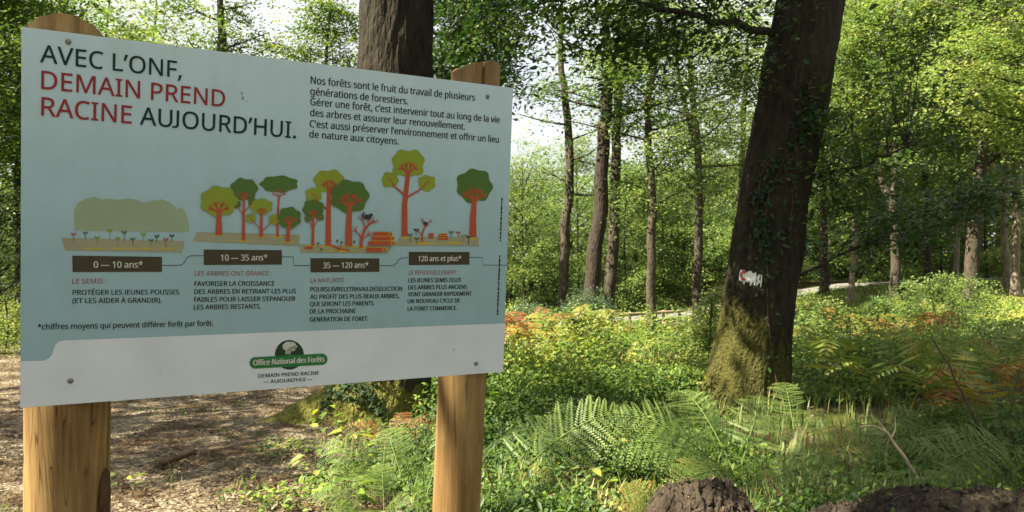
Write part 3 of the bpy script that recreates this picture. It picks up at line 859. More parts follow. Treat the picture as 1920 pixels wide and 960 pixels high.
shrub('low bright bush beside the right foot of the marked oak', 1530, 11.5, .7, .5, 81, LL, .55, 120, 22, .06)

# trees added left of the camera, out of view, crowns shaped to throw dappled shade
def shade_tree(label, x, y, clumps, seed):
    g = rng(seed)
    base = np.array([x, y, gz(x, y)])
    wood = Acc()
    Q = resample([base - [0, 0, .1], base + [.1, .05, 5], base + [0, .2, 12]], 14)
    wood.add(*tube(Q, np.linspace(.26, .05, 14), 14))
    C = []
    for c, r, n in clumps:
        k = np.argmin(np.abs(Q[:, 2] - (c[2] - 1.0)))
        wood.add(*tube(resample([Q[k], (Q[k] + np.array(c)) / 2 + [0, 0, .2], np.array(c)], 8), np.linspace(.08, .02, 8), 6))
        C.append(ellipsoid_pts(g, n, c, r, .2))
    t = thing('forest_tree', label, 'tree', base, 'tall forest trees')
    wood.build('trunk', M['bark_dark'], t, base, True)
    lv = Acc(); lv.add(*spray_cloud(np.concatenate(C), 26, .34, .12, .13, g, .5, 'quad', .42)); lv.build('crown', LM, t, base)

SH = []
def shade_at(x, y, z, h, r, n):
    """crown clump placed up the sun's ray from world point x, y, z"""
    p = np.array([x, y, z]) + np.array(SUN_DIR) * (h - z) / SUN_DIR.z
    return (p, r, n)
shade_tree('tree added to throw shade, left of the camera and outside the view', -8.5, -2.2, [
    shade_at(4.4, 6.2, .3, 9.0, (1.9, 1.5, .8), 110),
    shade_at(3.0, 5.0, .3, 8.4, (1.0, .9, .6), 40),
    shade_at(3.1, 7.2, 3.0, 9.4, (.9, 1.0, .9), 46),
    shade_at(3.0, 7.2, 4.5, 10.4, (1.2, 1.0, .8), 46),
    shade_at(1.0, 6.1, .2, 8.6, (.75, .35, .4), 16),
    shade_at(2.5, 4.5, .3, 9.5, (1.3, .6, .4), 66),
    shade_at(3.6, 5.6, .3, 9.6, (1.3, .8, .5), 60),
    shade_at(6.5, 8.5, .2, 9.5, (1.4, 1.6, .7), 50),
    shade_at(4.6, 5.4, .3, 9.8, (1.6, 1.0, .7), 80),
    shade_at(5.4, 7.6, .3, 10.2, (1.6, 1.2, .7), 80),
    shade_at(.9, 6.9, .2, 9.0, (1.0, .3, .3), 14)], 91)
shade_tree('second tree added to throw shade, farther left of the path and outside the view', -12.5, 4.2, [
    shade_at(-3.4, 8.2, 0, 7.0, (1.8, .6, .4), 60),
    shade_at(-2.9, 6.75, 0, 7.4, (1.7, .5, .4), 64),
    shade_at(-2.3, 5.5, 0, 7.4, (1.0, .26, .3), 26),
    shade_at(-4.5, 11.0, 0, 7.4, (1.6, .7, .5), 30),
    shade_at(2.0, 7.1, 1.9, 9.5, (.7, .6, .5), 22)], 92)

# ------------------------------------------------------------------ far wood: one mass
def far_wood():
    g = rng(101)
    lv = Acc(); wood = Acc()
    C = []; K = []
    for i in range(360):
        px = g.uniform(-700, 2700); d = 44 + 60 * g.uniform() ** 1.6
        x = (px - 960) / F * d
        b = np.array([x, d, gz(x, d) - .1])
        right = smooth01(np.array([(px - 1380) / 250]))[0]
        h = g.uniform(8.5, 11.5) * (d / 75) ** .7 + right * g.uniform(3, 12)
        if px < 700: h = g.uniform(9, 15)
        wood.add(*tube(resample([b, b + [g.normal() * .3, 0, h * .55], b + [g.normal() * .6, 0, h * .9]], 6), np.linspace(.2, .03, 6), 5))
        n = int(58 * (h / 11))
        z = g.uniform(.0, 1, n) ** 1.15 * h
        R_ = (1.1 + 2.2 * np.sin(np.pi * np.clip(z / h, .22, .93))) * g.uniform(.6, 1.05, n)
        a = g.uniform(0, 2 * np.pi, n)
        C.append(b + np.stack([np.cos(a) * R_, np.sin(a) * R_, z], -1))
    C = np.concatenate(C)
    V, Fc, T = spray_cloud(C, 25, .75, .17, .33, g, .36, 'quad', .5, .28, .1)
    o = np_mesh('far_wood', V, Fc, LM, tint=T)
    kind(o, 'stuff', 'sunlit green wood far behind the road, seen as one mass', 'woodland')
    kind(wood.build('trunks', M['bark_mid'], o, None, True), 'stuff')
far_wood()

def surrounding_wood():
    """the forest goes on beside and behind the viewer and shuts out much of the sky there"""
    g = rng(111)
    C = []; wood = Acc()
    for i in range(150):
        a = g.uniform(0, 2 * np.pi); d = g.uniform(10, 30)
        x, y = d * math.sin(a), d * math.cos(a)
        if y > 0 and abs(x) < .95 * y + 4: continue
        h = g.uniform(8, 13)
        da = abs((math.atan2(x, y) - math.atan2(SUN_H.x, SUN_H.y) + np.pi) % (2 * np.pi) - np.pi)
        if da < .75: 
            h = min(h, (math.hypot(x, y) - 5) * .62)
            if h < 4: continue
        b = np.array([x, y, gz(x, y) - .1])
        wood.add(*tube(resample([b, b + [g.normal() * .3, 0, h * .55], b + [g.normal() * .6, 0, h * .9]], 6), np.linspace(.2, .03, 6), 7))
        n = int(34 * (h / 11)); z = g.uniform(.04, 1, n) * h
        R_ = (1.1 + 2.2 * np.sin(np.pi * np.clip(z / h, .15, .93))) * g.uniform(.5, 1.05, n)
        t = g.uniform(0, 2 * np.pi, n)
        C.append(b + np.stack([np.cos(t) * R_, np.sin(t) * R_, z], -1))
    V, Fc, T = spray_cloud(np.concatenate(C), 14, .6, .25, .42, g, .6, 'quad', .45, .2)
    o = np_mesh('surrounding_wood', V, Fc, LD, tint=T)
    kind(o, 'stuff', 'green wood closing round the clearing beside and behind the sign', 'woodland')
    kind(wood.build('trunks', M['bark_mid'], o, None, True), 'stuff')
surrounding_wood()

# ------------------------------------------------------------------ undergrowth
def scatter(g, n, d0, d1, power, margin=1.0):
    """points on the ground fanning out from the viewer"""
    u = g.uniform(0, 1, n)
    p = 1 - power if abs(1 - power) > .02 else .02
    d = (d0 ** p + u * (d1 ** p - d0 ** p)) ** (1 / p)
    x = g.uniform(-1, 1, n) * (.70 * d + margin)
    return x, d

def off_path(x, y, w=0.0):
    return (x > path_edge(y) + w)

def clear_of_oaks(x, y, r=.5):
    m = np.ones(len(x), bool)
    for b in OAKS:
        m &= (x - b[0]) ** 2 + (y - b[1]) ** 2 > r * r
    return m

HERB_UP = unit(np.array([0, 0, .8]) + .9 * np.array(SUN_DIR))
def undergrowth():
    g = rng(201)
    x, d = scatter(g, 50000, 3.6, 33, 1.05)
    dens = fnoise(np.stack([x * .9, d * .9, x * 0], -1), 31, 2)
    m = (off_path(x, d, g.normal(size=len(x)) * .25) | (d > 17)) & clear_of_oaks(x, d, .52) & (dens > np.interp(d, [3.6, 6, 9, 33], [.47, .46, .42, .42]) - .06 * ((x > 1.3) & (d < 7)))
    m &= ~((x > -1.6) & (x < .1) & (d < 6.3) & (g.uniform(size=len(x)) > .40))
    foot = ((x - 2.05) / .95) ** 2 + ((d - 6.6) / .75) ** 2 < 1          # bare litter round the mossy foot
    verge = ((x - 5.2) / 2.9) ** 2 + ((d - 28.5) / 3.4) ** 2 < 1
    verge |= ((x - 15.5) / 2.6) ** 2 + ((d - 26.5) / 1.8) ** 2 < 1
    m &= ~verge & ~(foot & (g.uniform(size=len(x)) > .22))
    x, d, dens = x[m], d[m], dens[m]
    z = ground(x, d)
    hn = fnoise(np.stack([x * .55, d * .55, x * 0 + 3], -1), 77, 2)
    H = np.clip((hn - .22) * 1.15, .10, .75) * np.interp(d, [3.6, 5.5, 9, 11, 18], [.45, .62, .95, .50, .28])
    H = H * np.where(g.uniform(size=len(x)) < .07, 1.8, 1)
    k = np.interp(d, [3.6, 8, 33], [24, 20, 12]).astype(int)
    idx = np.repeat(np.arange(len(x)), k)
    N = len(idx)
    rad = .10 + .012 * d
    hh = g.uniform(.12, 1, N) ** .8
    P = np.stack([x[idx] + g.normal(size=N) * rad[idx] * (.5 + .6 * hh), d[idx] + g.normal(size=N) * rad[idx] * (.5 + .6 * hh), z[idx] + H[idx] * hh], -1)
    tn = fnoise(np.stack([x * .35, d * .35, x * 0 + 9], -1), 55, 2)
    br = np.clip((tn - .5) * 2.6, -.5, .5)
    sunlit_tint = np.exp(-(((x - 1.1) / 1.9) ** 2 + ((d - 10.2) / 2.4) ** 2)) + .9 * np.exp(-(((x - 6.2) / 2.6) ** 2 + ((d - 14) / 3.5) ** 2)) + .9 * np.exp(-(((x - 9.5) / 4) ** 2 + ((d - 21) / 4) ** 2))     # sunlight painted into the leaf tint: paler patches in the clearing
    bright = .46 + br * .45 + .08 * smooth01((d - 7) / 3) + .42 * np.minimum(sunlit_tint, 1)
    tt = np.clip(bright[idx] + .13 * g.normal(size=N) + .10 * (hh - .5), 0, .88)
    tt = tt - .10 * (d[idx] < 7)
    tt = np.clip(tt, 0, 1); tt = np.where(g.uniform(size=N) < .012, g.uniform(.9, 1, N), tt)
    size = np.interp(d[idx], [3.6, 6, 12, 33], [.036, .042, .056, .10]) * g.uniform(.55, 1.4, N)
    near = d[idx] < 10.5
    acc = Acc()
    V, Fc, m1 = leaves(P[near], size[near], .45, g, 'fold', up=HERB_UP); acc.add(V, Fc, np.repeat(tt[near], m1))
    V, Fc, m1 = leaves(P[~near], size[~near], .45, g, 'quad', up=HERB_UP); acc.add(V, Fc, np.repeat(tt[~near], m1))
    # low ivy and strawberry leaves creeping over the litter at the path edge
    ex = g.uniform(-2.3, -.3, 900); ed = g.uniform(4.4, 7.4, 900)
    em = (fnoise(np.stack([ex * 2.2, ed * 2.2, ex * 0 + 2], -1), 63, 2) > .50) & (ex > path_edge(ed) - .75) & ~((ex < -1.3) & (ed > 5.9)) & clear_of_oaks(ex, ed, .5)
    ex, ed = ex[em], ed[em]
    ei = np.repeat(np.arange(len(ex)), 7); ne = len(ei)
    Pe = np.stack([ex[ei] + g.normal(size=ne) * .07, ed[ei] + g.normal(size=ne) * .07, ground(ex, ed)[ei] + g.uniform(.03, .12, ne)], -1)
    V, Fc, m1 = leaves(Pe, .045, .4, g, 'fold', up=HERB_UP); acc.add(V, Fc, np.repeat(np.clip(.5 + .2 * g.normal(size=ne), 0, .9), m1))
    # taller leafy stems standing above the rest
    hx, hd = scatter(g, 2600, 5.2, 14, 1.0)
    mm = off_path(hx, hd, .5) & clear_of_oaks(hx, hd, .6) & (((hx - 2.05) / 1.1) ** 2 + ((hd - 6.4) / 1.1) ** 2 > 1) & ((hd > 7) | (hx > 3)) & (fnoise(np.stack([hx * .8, hd * .8, hx * 0 + 5], -1), 91, 2) > .52)
    hx, hd = hx[mm], hd[mm]; hz = ground(hx, hd)
    hh2 = g.uniform(.45, .85, len(hx)); nn = 22
    li = np.repeat(np.arange(len(hx)), nn); f = np.tile(np.linspace(.35, 1, nn), len(hx))
    lean = g.normal(size=(len(hx), 2)) * .14
    an = np.tile(np.arange(nn) * 2.4, len(hx)) + g.uniform(0, 6, len(hx))[li]
    out = np.stack([np.cos(an), np.sin(an), -.25 * np.ones(len(an))], -1)
    rr_ = .085 * (1.25 - .8 * f)
    P2 = np.stack([hx[li] + lean[li, 0] * f, hd[li] + lean[li, 1] * f, hz[li] + hh2[li] * f], -1) + out * rr_[:, None]
    V, Fc, m1 = leaves(P2, .06, .3, g, 'fold', up=HERB_UP, spread=out * 1.5)
    lt = np.clip(.60 + .15 * g.normal(size=len(hx)), .2, .88)
    acc.add(V, Fc, np.repeat(np.clip(lt[li] + .06 * g.normal(size=len(li)), 0, .9), m1))
    # stems
    s = np.where((d < 9))[0]
    a = np.stack([x[s], d[s], z[s]], -1); b = a + np.stack([g.normal(size=len(s)) * .05, g.normal(size=len(s)) * .05, H[s] * .9], -1)
    w = np.array([.003, 0, 0])
    V = np.stack([a - w, a + w, b + w * .4, b - w * .4], 1).reshape(-1, 3)
    acc.add(V, np.arange(len(V)).reshape(-1, 4), np.full(len(s), .25))
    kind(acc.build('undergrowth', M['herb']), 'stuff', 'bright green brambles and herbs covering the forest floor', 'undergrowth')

def bracken_stuff():
    g = rng(211)
    acc = Acc()
    spots = [(962, 12.5, 18, 1.0, .12), (985, 11.5, 16, .9, .22), (950, 10.5, 10, .7, .3), (1050, 11, 6, .8, .72), (1150, 10.3, 4, .6, .75), (1240, 17, 10, 1.4, .6), (1285, 17, 10, 1.2, .45), (1010, 10.2, 10, .8, .75),
             (1570, 11, 9, .9, .72), (1640, 11, 9, .9, .5), (1690, 10.6, 5, .5, .25), (1800, 9, 4, .9, .85), (1900, 8.2, 4, .7, .8), (1560, 20, 16, 2.2, .85), (1890, 6.2, 5, .5, .4), (1760, 6.6, 7, .7, .9),
             (1120, 18, 10, 1.6, .45), (1620, 8.2, 3, .6, .9), (1740, 8.0, 4, .8, .9), (1850, 7.2, 4, .7, .6)]
    for px, d, n, sp, ti in spots:
        x0 = (px - 960) / F * d
        for _ in range(n):
            x = x0 + g.normal() * sp * .5; y = d + g.normal() * sp * .5
            z = gz(x, y); a = g.uniform(0, 6.28); ln = g.uniform(.55, 1.05); hgt = g.uniform(.42, .8) * (.5 if d > 13 else 1)
            dr = np.array([math.cos(a), math.sin(a), 0]); m = 20
            u = np.linspace(0, 1, m)
            Q = np.array([x, y, z]) + dr * (ln * .9 * u)[:, None]
            Q[:, 2] += hgt * np.sin(u * 2.0) * (1 - .25 * u * u) * 1.1
            T = unit(np.gradient(Q, axis=0)); sd = unit(np.cross(np.repeat([[0, 0, 1.]], m, 0), T) + g.normal() * .12 * np.array([0, 0, 1.])); nr = np.cross(T, sd)
            w = .0035
            acc.add(*tube(Q, np.linspace(.005, .001, m), 3, cap=False), np.full((m - 1) * 3, min(.5, ti)))
            for j in range(5, m):
                L = ln * .36 * (1 - (u[j] - .22) / .8) ** .9 + .015
                hw = ln * .021
                for sg in (-1, 1):
                    dv = unit(sd[j] * sg + T[j] * .4 - nr[j] * .12 + g.normal(size=3) * .08)
                    c = Q[j] + dv * L * .45 - nr[j] * .02 * L
                    tip = Q[j] + dv * L - nr[j] * .16 * L
                    V = [Q[j], c + T[j] * hw, tip, c - T[j] * hw]
                    acc.add(V if sg > 0 else V[::-1], [[0, 1, 2, 3]], [float(np.clip(ti + g.normal() * .13, 0, 1))])
    kind(acc.build('bracken', M['bracken']), 'stuff', 'rusty, yellow and green bracken fronds mixed through the undergrowth', 'bracken')

def grass():
    g = rng(221)
    acc = Acc()
    def blades(x, y, n_per, h, sp, t0, w=.006, lean=.5):
        idx = np.repeat(np.arange(len(x)), n_per)
        N = len(idx)
        X = x[idx] + g.normal(size=N) * sp; Y = y[idx] + g.normal(size=N) * sp
        Z = ground(X, Y)
        a = g.uniform(0, 6.28, N); hh = h * g.uniform(.5, 1.3, N); ln = hh * lean * g.uniform(.2, 1.2, N)
        B = np.stack([X, Y, Z - .01], -1)
        dr = np.stack([np.cos(a), np.sin(a), a * 0], -1)
        sd = np.stack([-np.sin(a), np.cos(a), a * 0], -1) * (w * g.uniform(.6, 1.4, N))[:, None]
        m = B + dr * (ln * .35)[:, None]; m[:, 2] += hh * .65
        t = B + dr * ln[:, None]; t[:, 2] += hh
        V = np.stack([B - sd, B + sd, m + sd * .8, m - sd * .8, t + sd * .1, t - sd * .1], 1).reshape(-1, 3)
        b = np.arange(N)[:, None] * 6
        Fc = np.concatenate([b + [0, 1, 2, 3], b + [3, 2, 4, 5]])
        T = np.clip(t0 + g.normal(size=N) * .18, 0, 1)
        acc.add(V, Fc, np.concatenate([T, T]))
    x = g.uniform(-.3, 3.4, 90); y = g.uniform(3.9, 5.6, 90); blades(x, y, 10, .20, .05, .6, .004)
    x = g.uniform(1.3, 2.2, 60); y = g.uniform(3.95, 4.3, 60); blades(x, y, 12, .24, .05, .78, .003)
    x = np.array([.36, .42, .30, .47, -.02, .05]); y = np.array([4.25, 4.3, 4.4, 4.5, 4.5, 4.8]); blades(x, y, 16, .22, .05, .85, .009, .9)
    x, y = scatter(g, 1500, 4, 14, 1.1); m = off_path(x, y, .2); blades(x[m], y[m], 7, .22, .06, .5, .005)
    x, y = scatter(g, 2600, 14, 31, 1.0); m = (x > 0) & ~((x > 2) & (x < 8.5) & (y > 22)); blades(x[m], y[m], 7, .24, .12, .62, .012, .7)
    x, y = scatter(g, 500, 4, 12, 1.1); m = ~off_path(x, y, -.2); blades(x[m], y[m], 4, .08, .03, .5, .004)
    kind(acc.build('grass', M['grass']), 'stuff', 'thin pale and green grass between the ferns', 'grass')

def litter():
    g = rng(231)
    x, d = scatter(g, 42000, 3.4, 15, 1.4)
    pe = path_edge(d)
    keep = np.where(x < pe + .2, 1.0, np.where(x < pe + 1.4, .75, .30))
    cl = fnoise(np.stack([x * 1.7, d * 1.7, x * 0], -1), 12, 2)
    keep = keep * np.clip((cl - .36) * 4, .08, 1)
    m = g.uniform(size=len(x)) < keep
    x, d = x[m], d[m]
    P = np.stack([x, d, ground(x, d) + g.uniform(.012, .035, len(x))], -1)
    V, Fc, m1 = leaves(P, np.interp(d, [3.4, 15], [.027, .05]), .32, g, 'fold', up=np.array([0, 0, 1.]))
    T = np.repeat(np.clip(.42 + .26 * g.normal(size=len(x)), 0, 1), m1)
    kind(np_mesh('leaf_litter', V, Fc, M['litter'], tint=T), 'stuff', 'dry brown leaves strewn over the sandy path', 'leaf litter')

undergrowth(); bracken_stuff(); grass(); litter()

# ------------------------------------------------------------------ ferns: individual plants with separate fronds
def frond_mesh(name, seed, mat, rise=.55, droop=.55, width=.36, pairs=14, tint=.5):
    g = rng(seed)
    n = 40
    s = np.linspace(0, 1, n)
    X = s * .92; Z = rise * np.sin(s * 1.9) * (1 - droop * s * s * .6) ; Y = .05 * np.sin(s * 2.2 + seed)
    Q = np.stack([X, Y, Z], -1)
    T = unit(np.gradient(Q, axis=0)); side = unit(np.cross([0, 0, 1.], T)); nrm = np.cross(T, side)
    acc = Acc()
    V, Fc = tube(Q, np.linspace(.007, .0015, n), 4, cap=False); acc.add(V, Fc, np.full(len(Fc), .75))
    for i in range(pairs):
        u = .24 + .75 * (i / (pairs - 1)) ** .92
        L = width * (1 - (u - .24) / .77) ** .85 + .012
        p0 = np.array([np.interp(u, s, Q[:, k]) for k in range(3)]); k = min(n - 1, int(u * (n - 1)))
        for sg in (-1, 1):
            dv = unit(side[k] * sg + T[k] * (.30 + .35 * u) + g.normal(size=3) * .10 - nrm[k] * .10)
            L = L * g.uniform(.85, 1.08)
            pn = max(4, int(L / .0165))
            v = np.linspace(.05, 1, pn)
            C = p0 + dv * L * v[:, None] - nrm[k] * (.10 * L * v ** 2)[:, None] * 2.0
            w = np.cross(nrm[k], dv)
            pl = .150 * L * (1 - v) ** .5 * g.uniform(.85, 1.15, pn) + .005
            hw = L / pn * .50
            for ss in (-1, 1):
                tip = C + (w * ss + dv * .35) * pl[:, None] - nrm[k] * (pl * .15)[:, None]
                A = C - dv * hw; B = C + dv * hw
                mid = (C + tip) / 2 + (w * ss) * (pl * .1)[:, None]
                V = np.stack([A, mid - dv * hw * .85, tip, mid + dv * hw * .85], 1)
                if ss < 0: V = V[:, ::-1]
                V = V.reshape(-1, 3)
                acc.add(V, np.arange(len(V)).reshape(-1, 4), np.clip(tint - .12 + .3 * (u - .4) + g.normal() * .14 + g.normal(size=pn) * .12 + .2 * v, 0, 1))
    o = acc.build(name, mat)
    me = o.data
    bpy.data.objects.remove(o)
    return me

FR = {c: [frond_mesh('frond', 301 + i + 10 * j, M[m], ri, dr, wd) for i, (ri, dr, wd) in enumerate(((.50, .6, .33), (.72, .5, .30), (.34, .7, .36)))]
      for j, (c, m) in enumerate((('green', 'fern'), ('yellow', 'fern_yellow'), ('rust', 'fern_rust')))}

def fern(label, px, d, fronds, seed, colour='green', spread=None, dz=0.0):
    """fronds: list of (azimuth in degrees seen from above, length in metres, kind)"""
    g = random.Random(seed)
    b = onground(px, d)
    t = thing('fern', label, 'fern', b + [0, 0, dz], 'ferns')
    for az, ln, kd in fronds:
        c = colour if g.random() > .12 or colour != 'green' else 'yellow'
        o = bpy.data.objects.new('frond', FR[c][kd])
        link(o, t)
        o.rotation_euler = (.62 * math.cos(R(az)) + g.uniform(-.25, .25), g.uniform(-.16, .16), R(az + g.uniform(-8, 8)))
        o.scale = (ln, ln, ln * g.uniform(.85, 1.1))
        o.location = (g.uniform(-.03, .03), g.uniform(-.03, .03), 0)
    return t

fern('fresh green fern left of the right post, arching over the leaf litter', 770, 4.9, [(190, .62, 0), (150, .66, 1), (215, .6, 2), (240, .55, 0), (110, .6, 1), (60, .6, 1), (20, .5, 0)], 1)
fern('tall pale fern right behind the right post', 935, 4.9, [(25, .95, 1), (55, .8, 1), (5, .8, 0), (-30, .6, 0), (120, .7, 1), (-60, .55, 2), (160, .6, 0)], 2)
fern('broad green fern in front of the marked oak', 1385, 5.0, [(180, 1.05, 0), (155, 1.0, 1), (202, .9, 0), (20, .85, 1), (350, .8, 0), (120, .85, 1), (62, .85, 1), (262, .6, 0), (225, .7, 0)], 3, dz=.03)
fern('fern arching right beside the bleached dead stem', 1690, 4.9, [(165, .55, 0), (195, .6, 2), (30, .8, 1), (5, .75, 0), (-20, .55, 2), (100, .6, 1)], 4)
fern('shaded fern at the lower right corner', 1860, 4.9, [(180, .7, 0), (150, .7, 1), (210, .6, 2), (10, .7, 0), (90, .7, 1), (250, .5, 0)], 5)
fern('dark fern behind the long soil heap, between corner fern and dead stem', 1800, 5.8, [(180, .7, 0), (140, .6, 1), (220, .6, 0), (0, .6, 0), (60, .6, 1), (300, .5, 2)], 6)
fern('yellowing fern behind the small soil heap', 1270, 4.35, [(170, .5, 0), (210, .42, 2), (20, .45, 0), (80, .5, 1), (130, .45, 0)], 7, 'yellow')
fern('small yellow-orange fern at the foot of the right post', 985, 4.35, [(0, .42, 0), (40, .45, 0), (200, .35, 2), (150, .4, 1), (280, .36, 0)], 8, 'yellow')
fern('withered rusty fern at the foot of the oak behind the sign', 735, 6.3, [(170, .42, 2), (30, .45, 0), (80, .4, 0), (220, .35, 2)], 9, 'rust')
fern('dry red-brown fern between the two soil heaps', 1462, 4.3, [(20, .34, 1), (160, .30, 0), (350, .28, 2)], 10, 'rust')
fern('rust-coloured fern low behind the yellowing one', 1130, 4.5, [(170, .42, 2), (10, .4, 2), (60, .4, 0), (120, .38, 0)], 11, 'rust')
fern('small green fern at the bottom edge left of the right post', 720, 4.35, [(200, .42, 2), (160, .46, 0), (100, .4, 1), (330, .4, 0), (260, .35, 2)], 12)
fern('young fern in the clearing behind the pale one', 1060, 5.9, [(10, .55, 0), (170, .5, 0), (90, .5, 1), (230, .45, 2), (310, .4, 2)], 13)
fern('fern at the right foot of the marked oak', 1500, 6.2, [(15, .6, 0), (165, .5, 0), (80, .6, 1), (300, .45, 2), (220, .5, 0)], 14)
fern('orange withering fern in the shade near the right edge', 1880, 5.6, [(170, .5, 2), (20, .45, 0), (120, .45, 0), (250, .4, 2)], 15, 'rust')

# ------------------------------------------------------------------ seedlings on the path edge
def seedling(label, px, d, h, n, seed, mat, leaf=.10):
    g = rng(seed)
    b = onground(px, d)
    t = thing('seedling', label, 'seedling', b, 'broad-leaved seedlings')
    st = Acc(); P = []; U = []
    for i in range(n):
        a = i * 2.4 + g.uniform(-.3, .3); f = (i + 1) / n
        base = np.array([0, 0, h * (.35 + .6 * f)]) + b
        e = base + np.array([math.cos(a), math.sin(a), .1]) * leaf * g.uniform(.5, .9)
        st.add(*tube([base, (base + e) / 2 + [0, 0, .012], e], [.0025, .002, .0015], 4))
        P.append(e + np.array([math.cos(a), math.sin(a), -.05]) * leaf * .45); U.append([math.cos(a), math.sin(a), -.1])
    st.add(*tube([b - [0, 0, .02], b + [.01, 0, h * .5], b + [0, .01, h]], [.005, .004, .002], 5))
    st.build('stem', M['twig'], t, b)
    V, Fc, m = leaves(np.array(P), leaf, .22, g, 'fold', spread=np.array(U) * 3)
    lv = Acc(); lv.add(V, Fc, np.repeat(g.uniform(.45, .95, n), m)); lv.build('foliage', mat, t, b)
seedling('broad-leaved green seedling in the middle of the leaf litter', 590, 5.0, .22, 9, 401, M['herb'], .11)
seedling('seedling with yellow-green leaves left of the right post', 660, 5.4, .26, 10, 402, M['herb'], .11)
seedling('low leafy seedling at the bottom edge near the right post', 640, 4.5, .16, 9, 403, M['herb'], .12)
seedling('small seedling beside the left post', 228, 4.9, .10, 6, 404, M['herb'], .09)
seedling('bright seedling under the sign beside the mossy root', 610, 6.1, .28, 12, 405, M['herb'], .10)
seedling('tiny seedling at the foot of the path, in front of the mossy root', 490, 5.6, .12, 6, 406, M['herb'], .08)
seedling('pale seedling between the small soil heap and the right post', 1110, 4.6, .28, 12, 407, M['herb'], .09)
seedling('tall thin seedling with rounded leaves near the dead stem', 1590, 4.7, .30, 10, 408, M['herb'], .08)

# ------------------------------------------------------------------ soil heaps
def soil_heap(label, cx, cy, rx, ry, top, seed, ridge=1.0):
    g = rng(seed)
    n = int(210 * max(1, rx / .6)); mm = 130
    u = np.linspace(-1.15, 1.15, n); v = np.linspace(-1.15, 1.15, mm)
    U, Vv = np.meshgrid(u, v)
    rr = np.sqrt((np.abs(U) ** 2.6) + Vv ** 2)
    b = np.array([cx, cy, gz(cx, cy)])
    X = cx + U * rx; Y = cy + Vv * ry
    p = np.stack([X, Y, X * 0], -1).reshape(-1, 3)
    prof = np.clip(1 - rr ** 2, -.3, 1)
    big = (fnoise(p * 5, seed, 2) - .5).reshape(X.shape); fine = (1 - np.abs(fnoise(p * 26, seed + 5, 3) * 2 - 1)).reshape(X.shape); cl = fnoise(p * 60, seed + 9, 2).reshape(X.shape)
    Z = b[2] + (top - b[2]) * (np.sign(prof) * np.abs(prof) ** .62) * (1 + .28 * big) + (fine - .6) * .065 * np.clip(prof + .4, 0, 1) + (cl - .5) * .035 + (fnoise(p * 120, seed + 4, 1) - .5).reshape(X.shape) * .02
    X = X + (fine - .5) * .04; Y = Y + (cl - .5) * .04
    i = (np.arange(mm - 1)[:, None] * n + np.arange(n - 1)[None]).reshape(-1)
    t = thing('soil_heap', label, 'soil heap', b, 'heaps of dug-up peat soil')
    V = np.stack([X, Y, Z], -1).reshape(-1, 3)
    np_mesh('soil', V, np.stack([i, i + 1, i + n + 1, i + n], -1), M['peat'], t, b, smooth=False)
    cr = Acc()
    for _ in range(int(260 * rx / .4)):
        k = g.integers(0, len(V))
        if V[k][2] < b[2] + .1: continue
        c = V[k]; r = g.uniform(.004, .016)
        s = unit(g.normal(size=(8, 3))) * r * g.uniform(.7, 1.2, (8, 1))
        s = np.array([[-1, -1, -1], [1, -1, -1], [1, 1, -1], [-1, 1, -1], [-1, -1, 1], [1, -1, 1], [1, 1, 1], [-1, 1, 1]]) * r * .7 + s * .45
        cr.add(c + s, [[0, 3, 2, 1], [4, 5, 6, 7], [0, 1, 5, 4], [1, 2, 6, 5], [2, 3, 7, 6], [3, 0, 4, 7]])
    kind(cr.build('crumbs', M['peat'], t, b), 'stuff')
    kk = g.integers(0, len(V), int(420 * rx / .4)); kk = kk[V[kk, 2] > b[2] + .05]
    Vt, Ft, m1 = leaves(V[kk] + [0, 0, .008], .022, .5, g, 'fold', up=np.array([0, 0, 1.]))
    kind(np_mesh('dead_leaves', Vt, Ft, M['litter'], t, b, np.repeat(np.clip(.3 + .25 * g.normal(size=len(kk)), 0, 1), m1)), 'stuff')
    kk = g.integers(0, len(V), int(150 * rx / .4)); kk = kk[(V[kk, 2] > b[2] + .05) & (g.uniform(size=len(kk)) < .8)]
    fb = Acc()
    for c in V[kk]:
        a = g.uniform(0, 6.28); ln = g.uniform(.02, .07)
        fb.add(*tube([c - [0, 0, .005], c + [math.cos(a) * ln * .5, math.sin(a) * ln * .5, .012], c + [math.cos(a) * ln, math.sin(a) * ln, g.uniform(-.005, .03)]], [.0014, .0012, .0007], 3, cap=False))
    kind(fb.build('fibres', M['root'], t, b), 'stuff')
    for _ in range(int(22 * rx / .4)):
        k = g.integers(0, len(V))
        if V[k][2] < b[2] + .16: continue
        c = V[k]; a = g.uniform(0, 6.28); ln = g.uniform(.06, .16)
        q = resample([c - [0, 0, .02], c + [math.cos(a) * ln * .5, math.sin(a) * ln * .3, .03], c + [math.cos(a) * ln, math.sin(a) * ln * .5, g.uniform(-.02, .05)]], 6)
        Vt, Ft = tube(q, np.linspace(.003, .001, 6), 4); np_mesh('root', Vt, Ft, M['root'], t, b)

soil_heap('small rounded heap of dark peat soil at the bottom edge', .835, 3.5, .31, .40, .435, 501)
soil_heap('long low bank of dark peat soil filling the lower right corner', 2.12, 3.55, 1.0, .42, .375, 502)

# ------------------------------------------------------------------ sticks
def stick(name, label, cat, pts, r0, r1, mat, seed, side=None, group=None):
    g = rng(seed)
    Q = resample([at(*p) for p in pts], 16)
    Q[1:-1] += g.normal(size=(14, 3)) * .004
    a = Acc(); a.add(*tube(Q, np.linspace(r0, r1, 16), 7))
    for s in (side or []):
        a.add(*tube(resample([at(*p) for p in s], 8), np.linspace(r1 * 1.1, r1 * .4, 8), 5))
    b = Q[0]
    return tag(a.build(name, mat, None, b, True), label, cat, group) and None

def fix_loc(o, b): o.location = [float(c) for c in b]

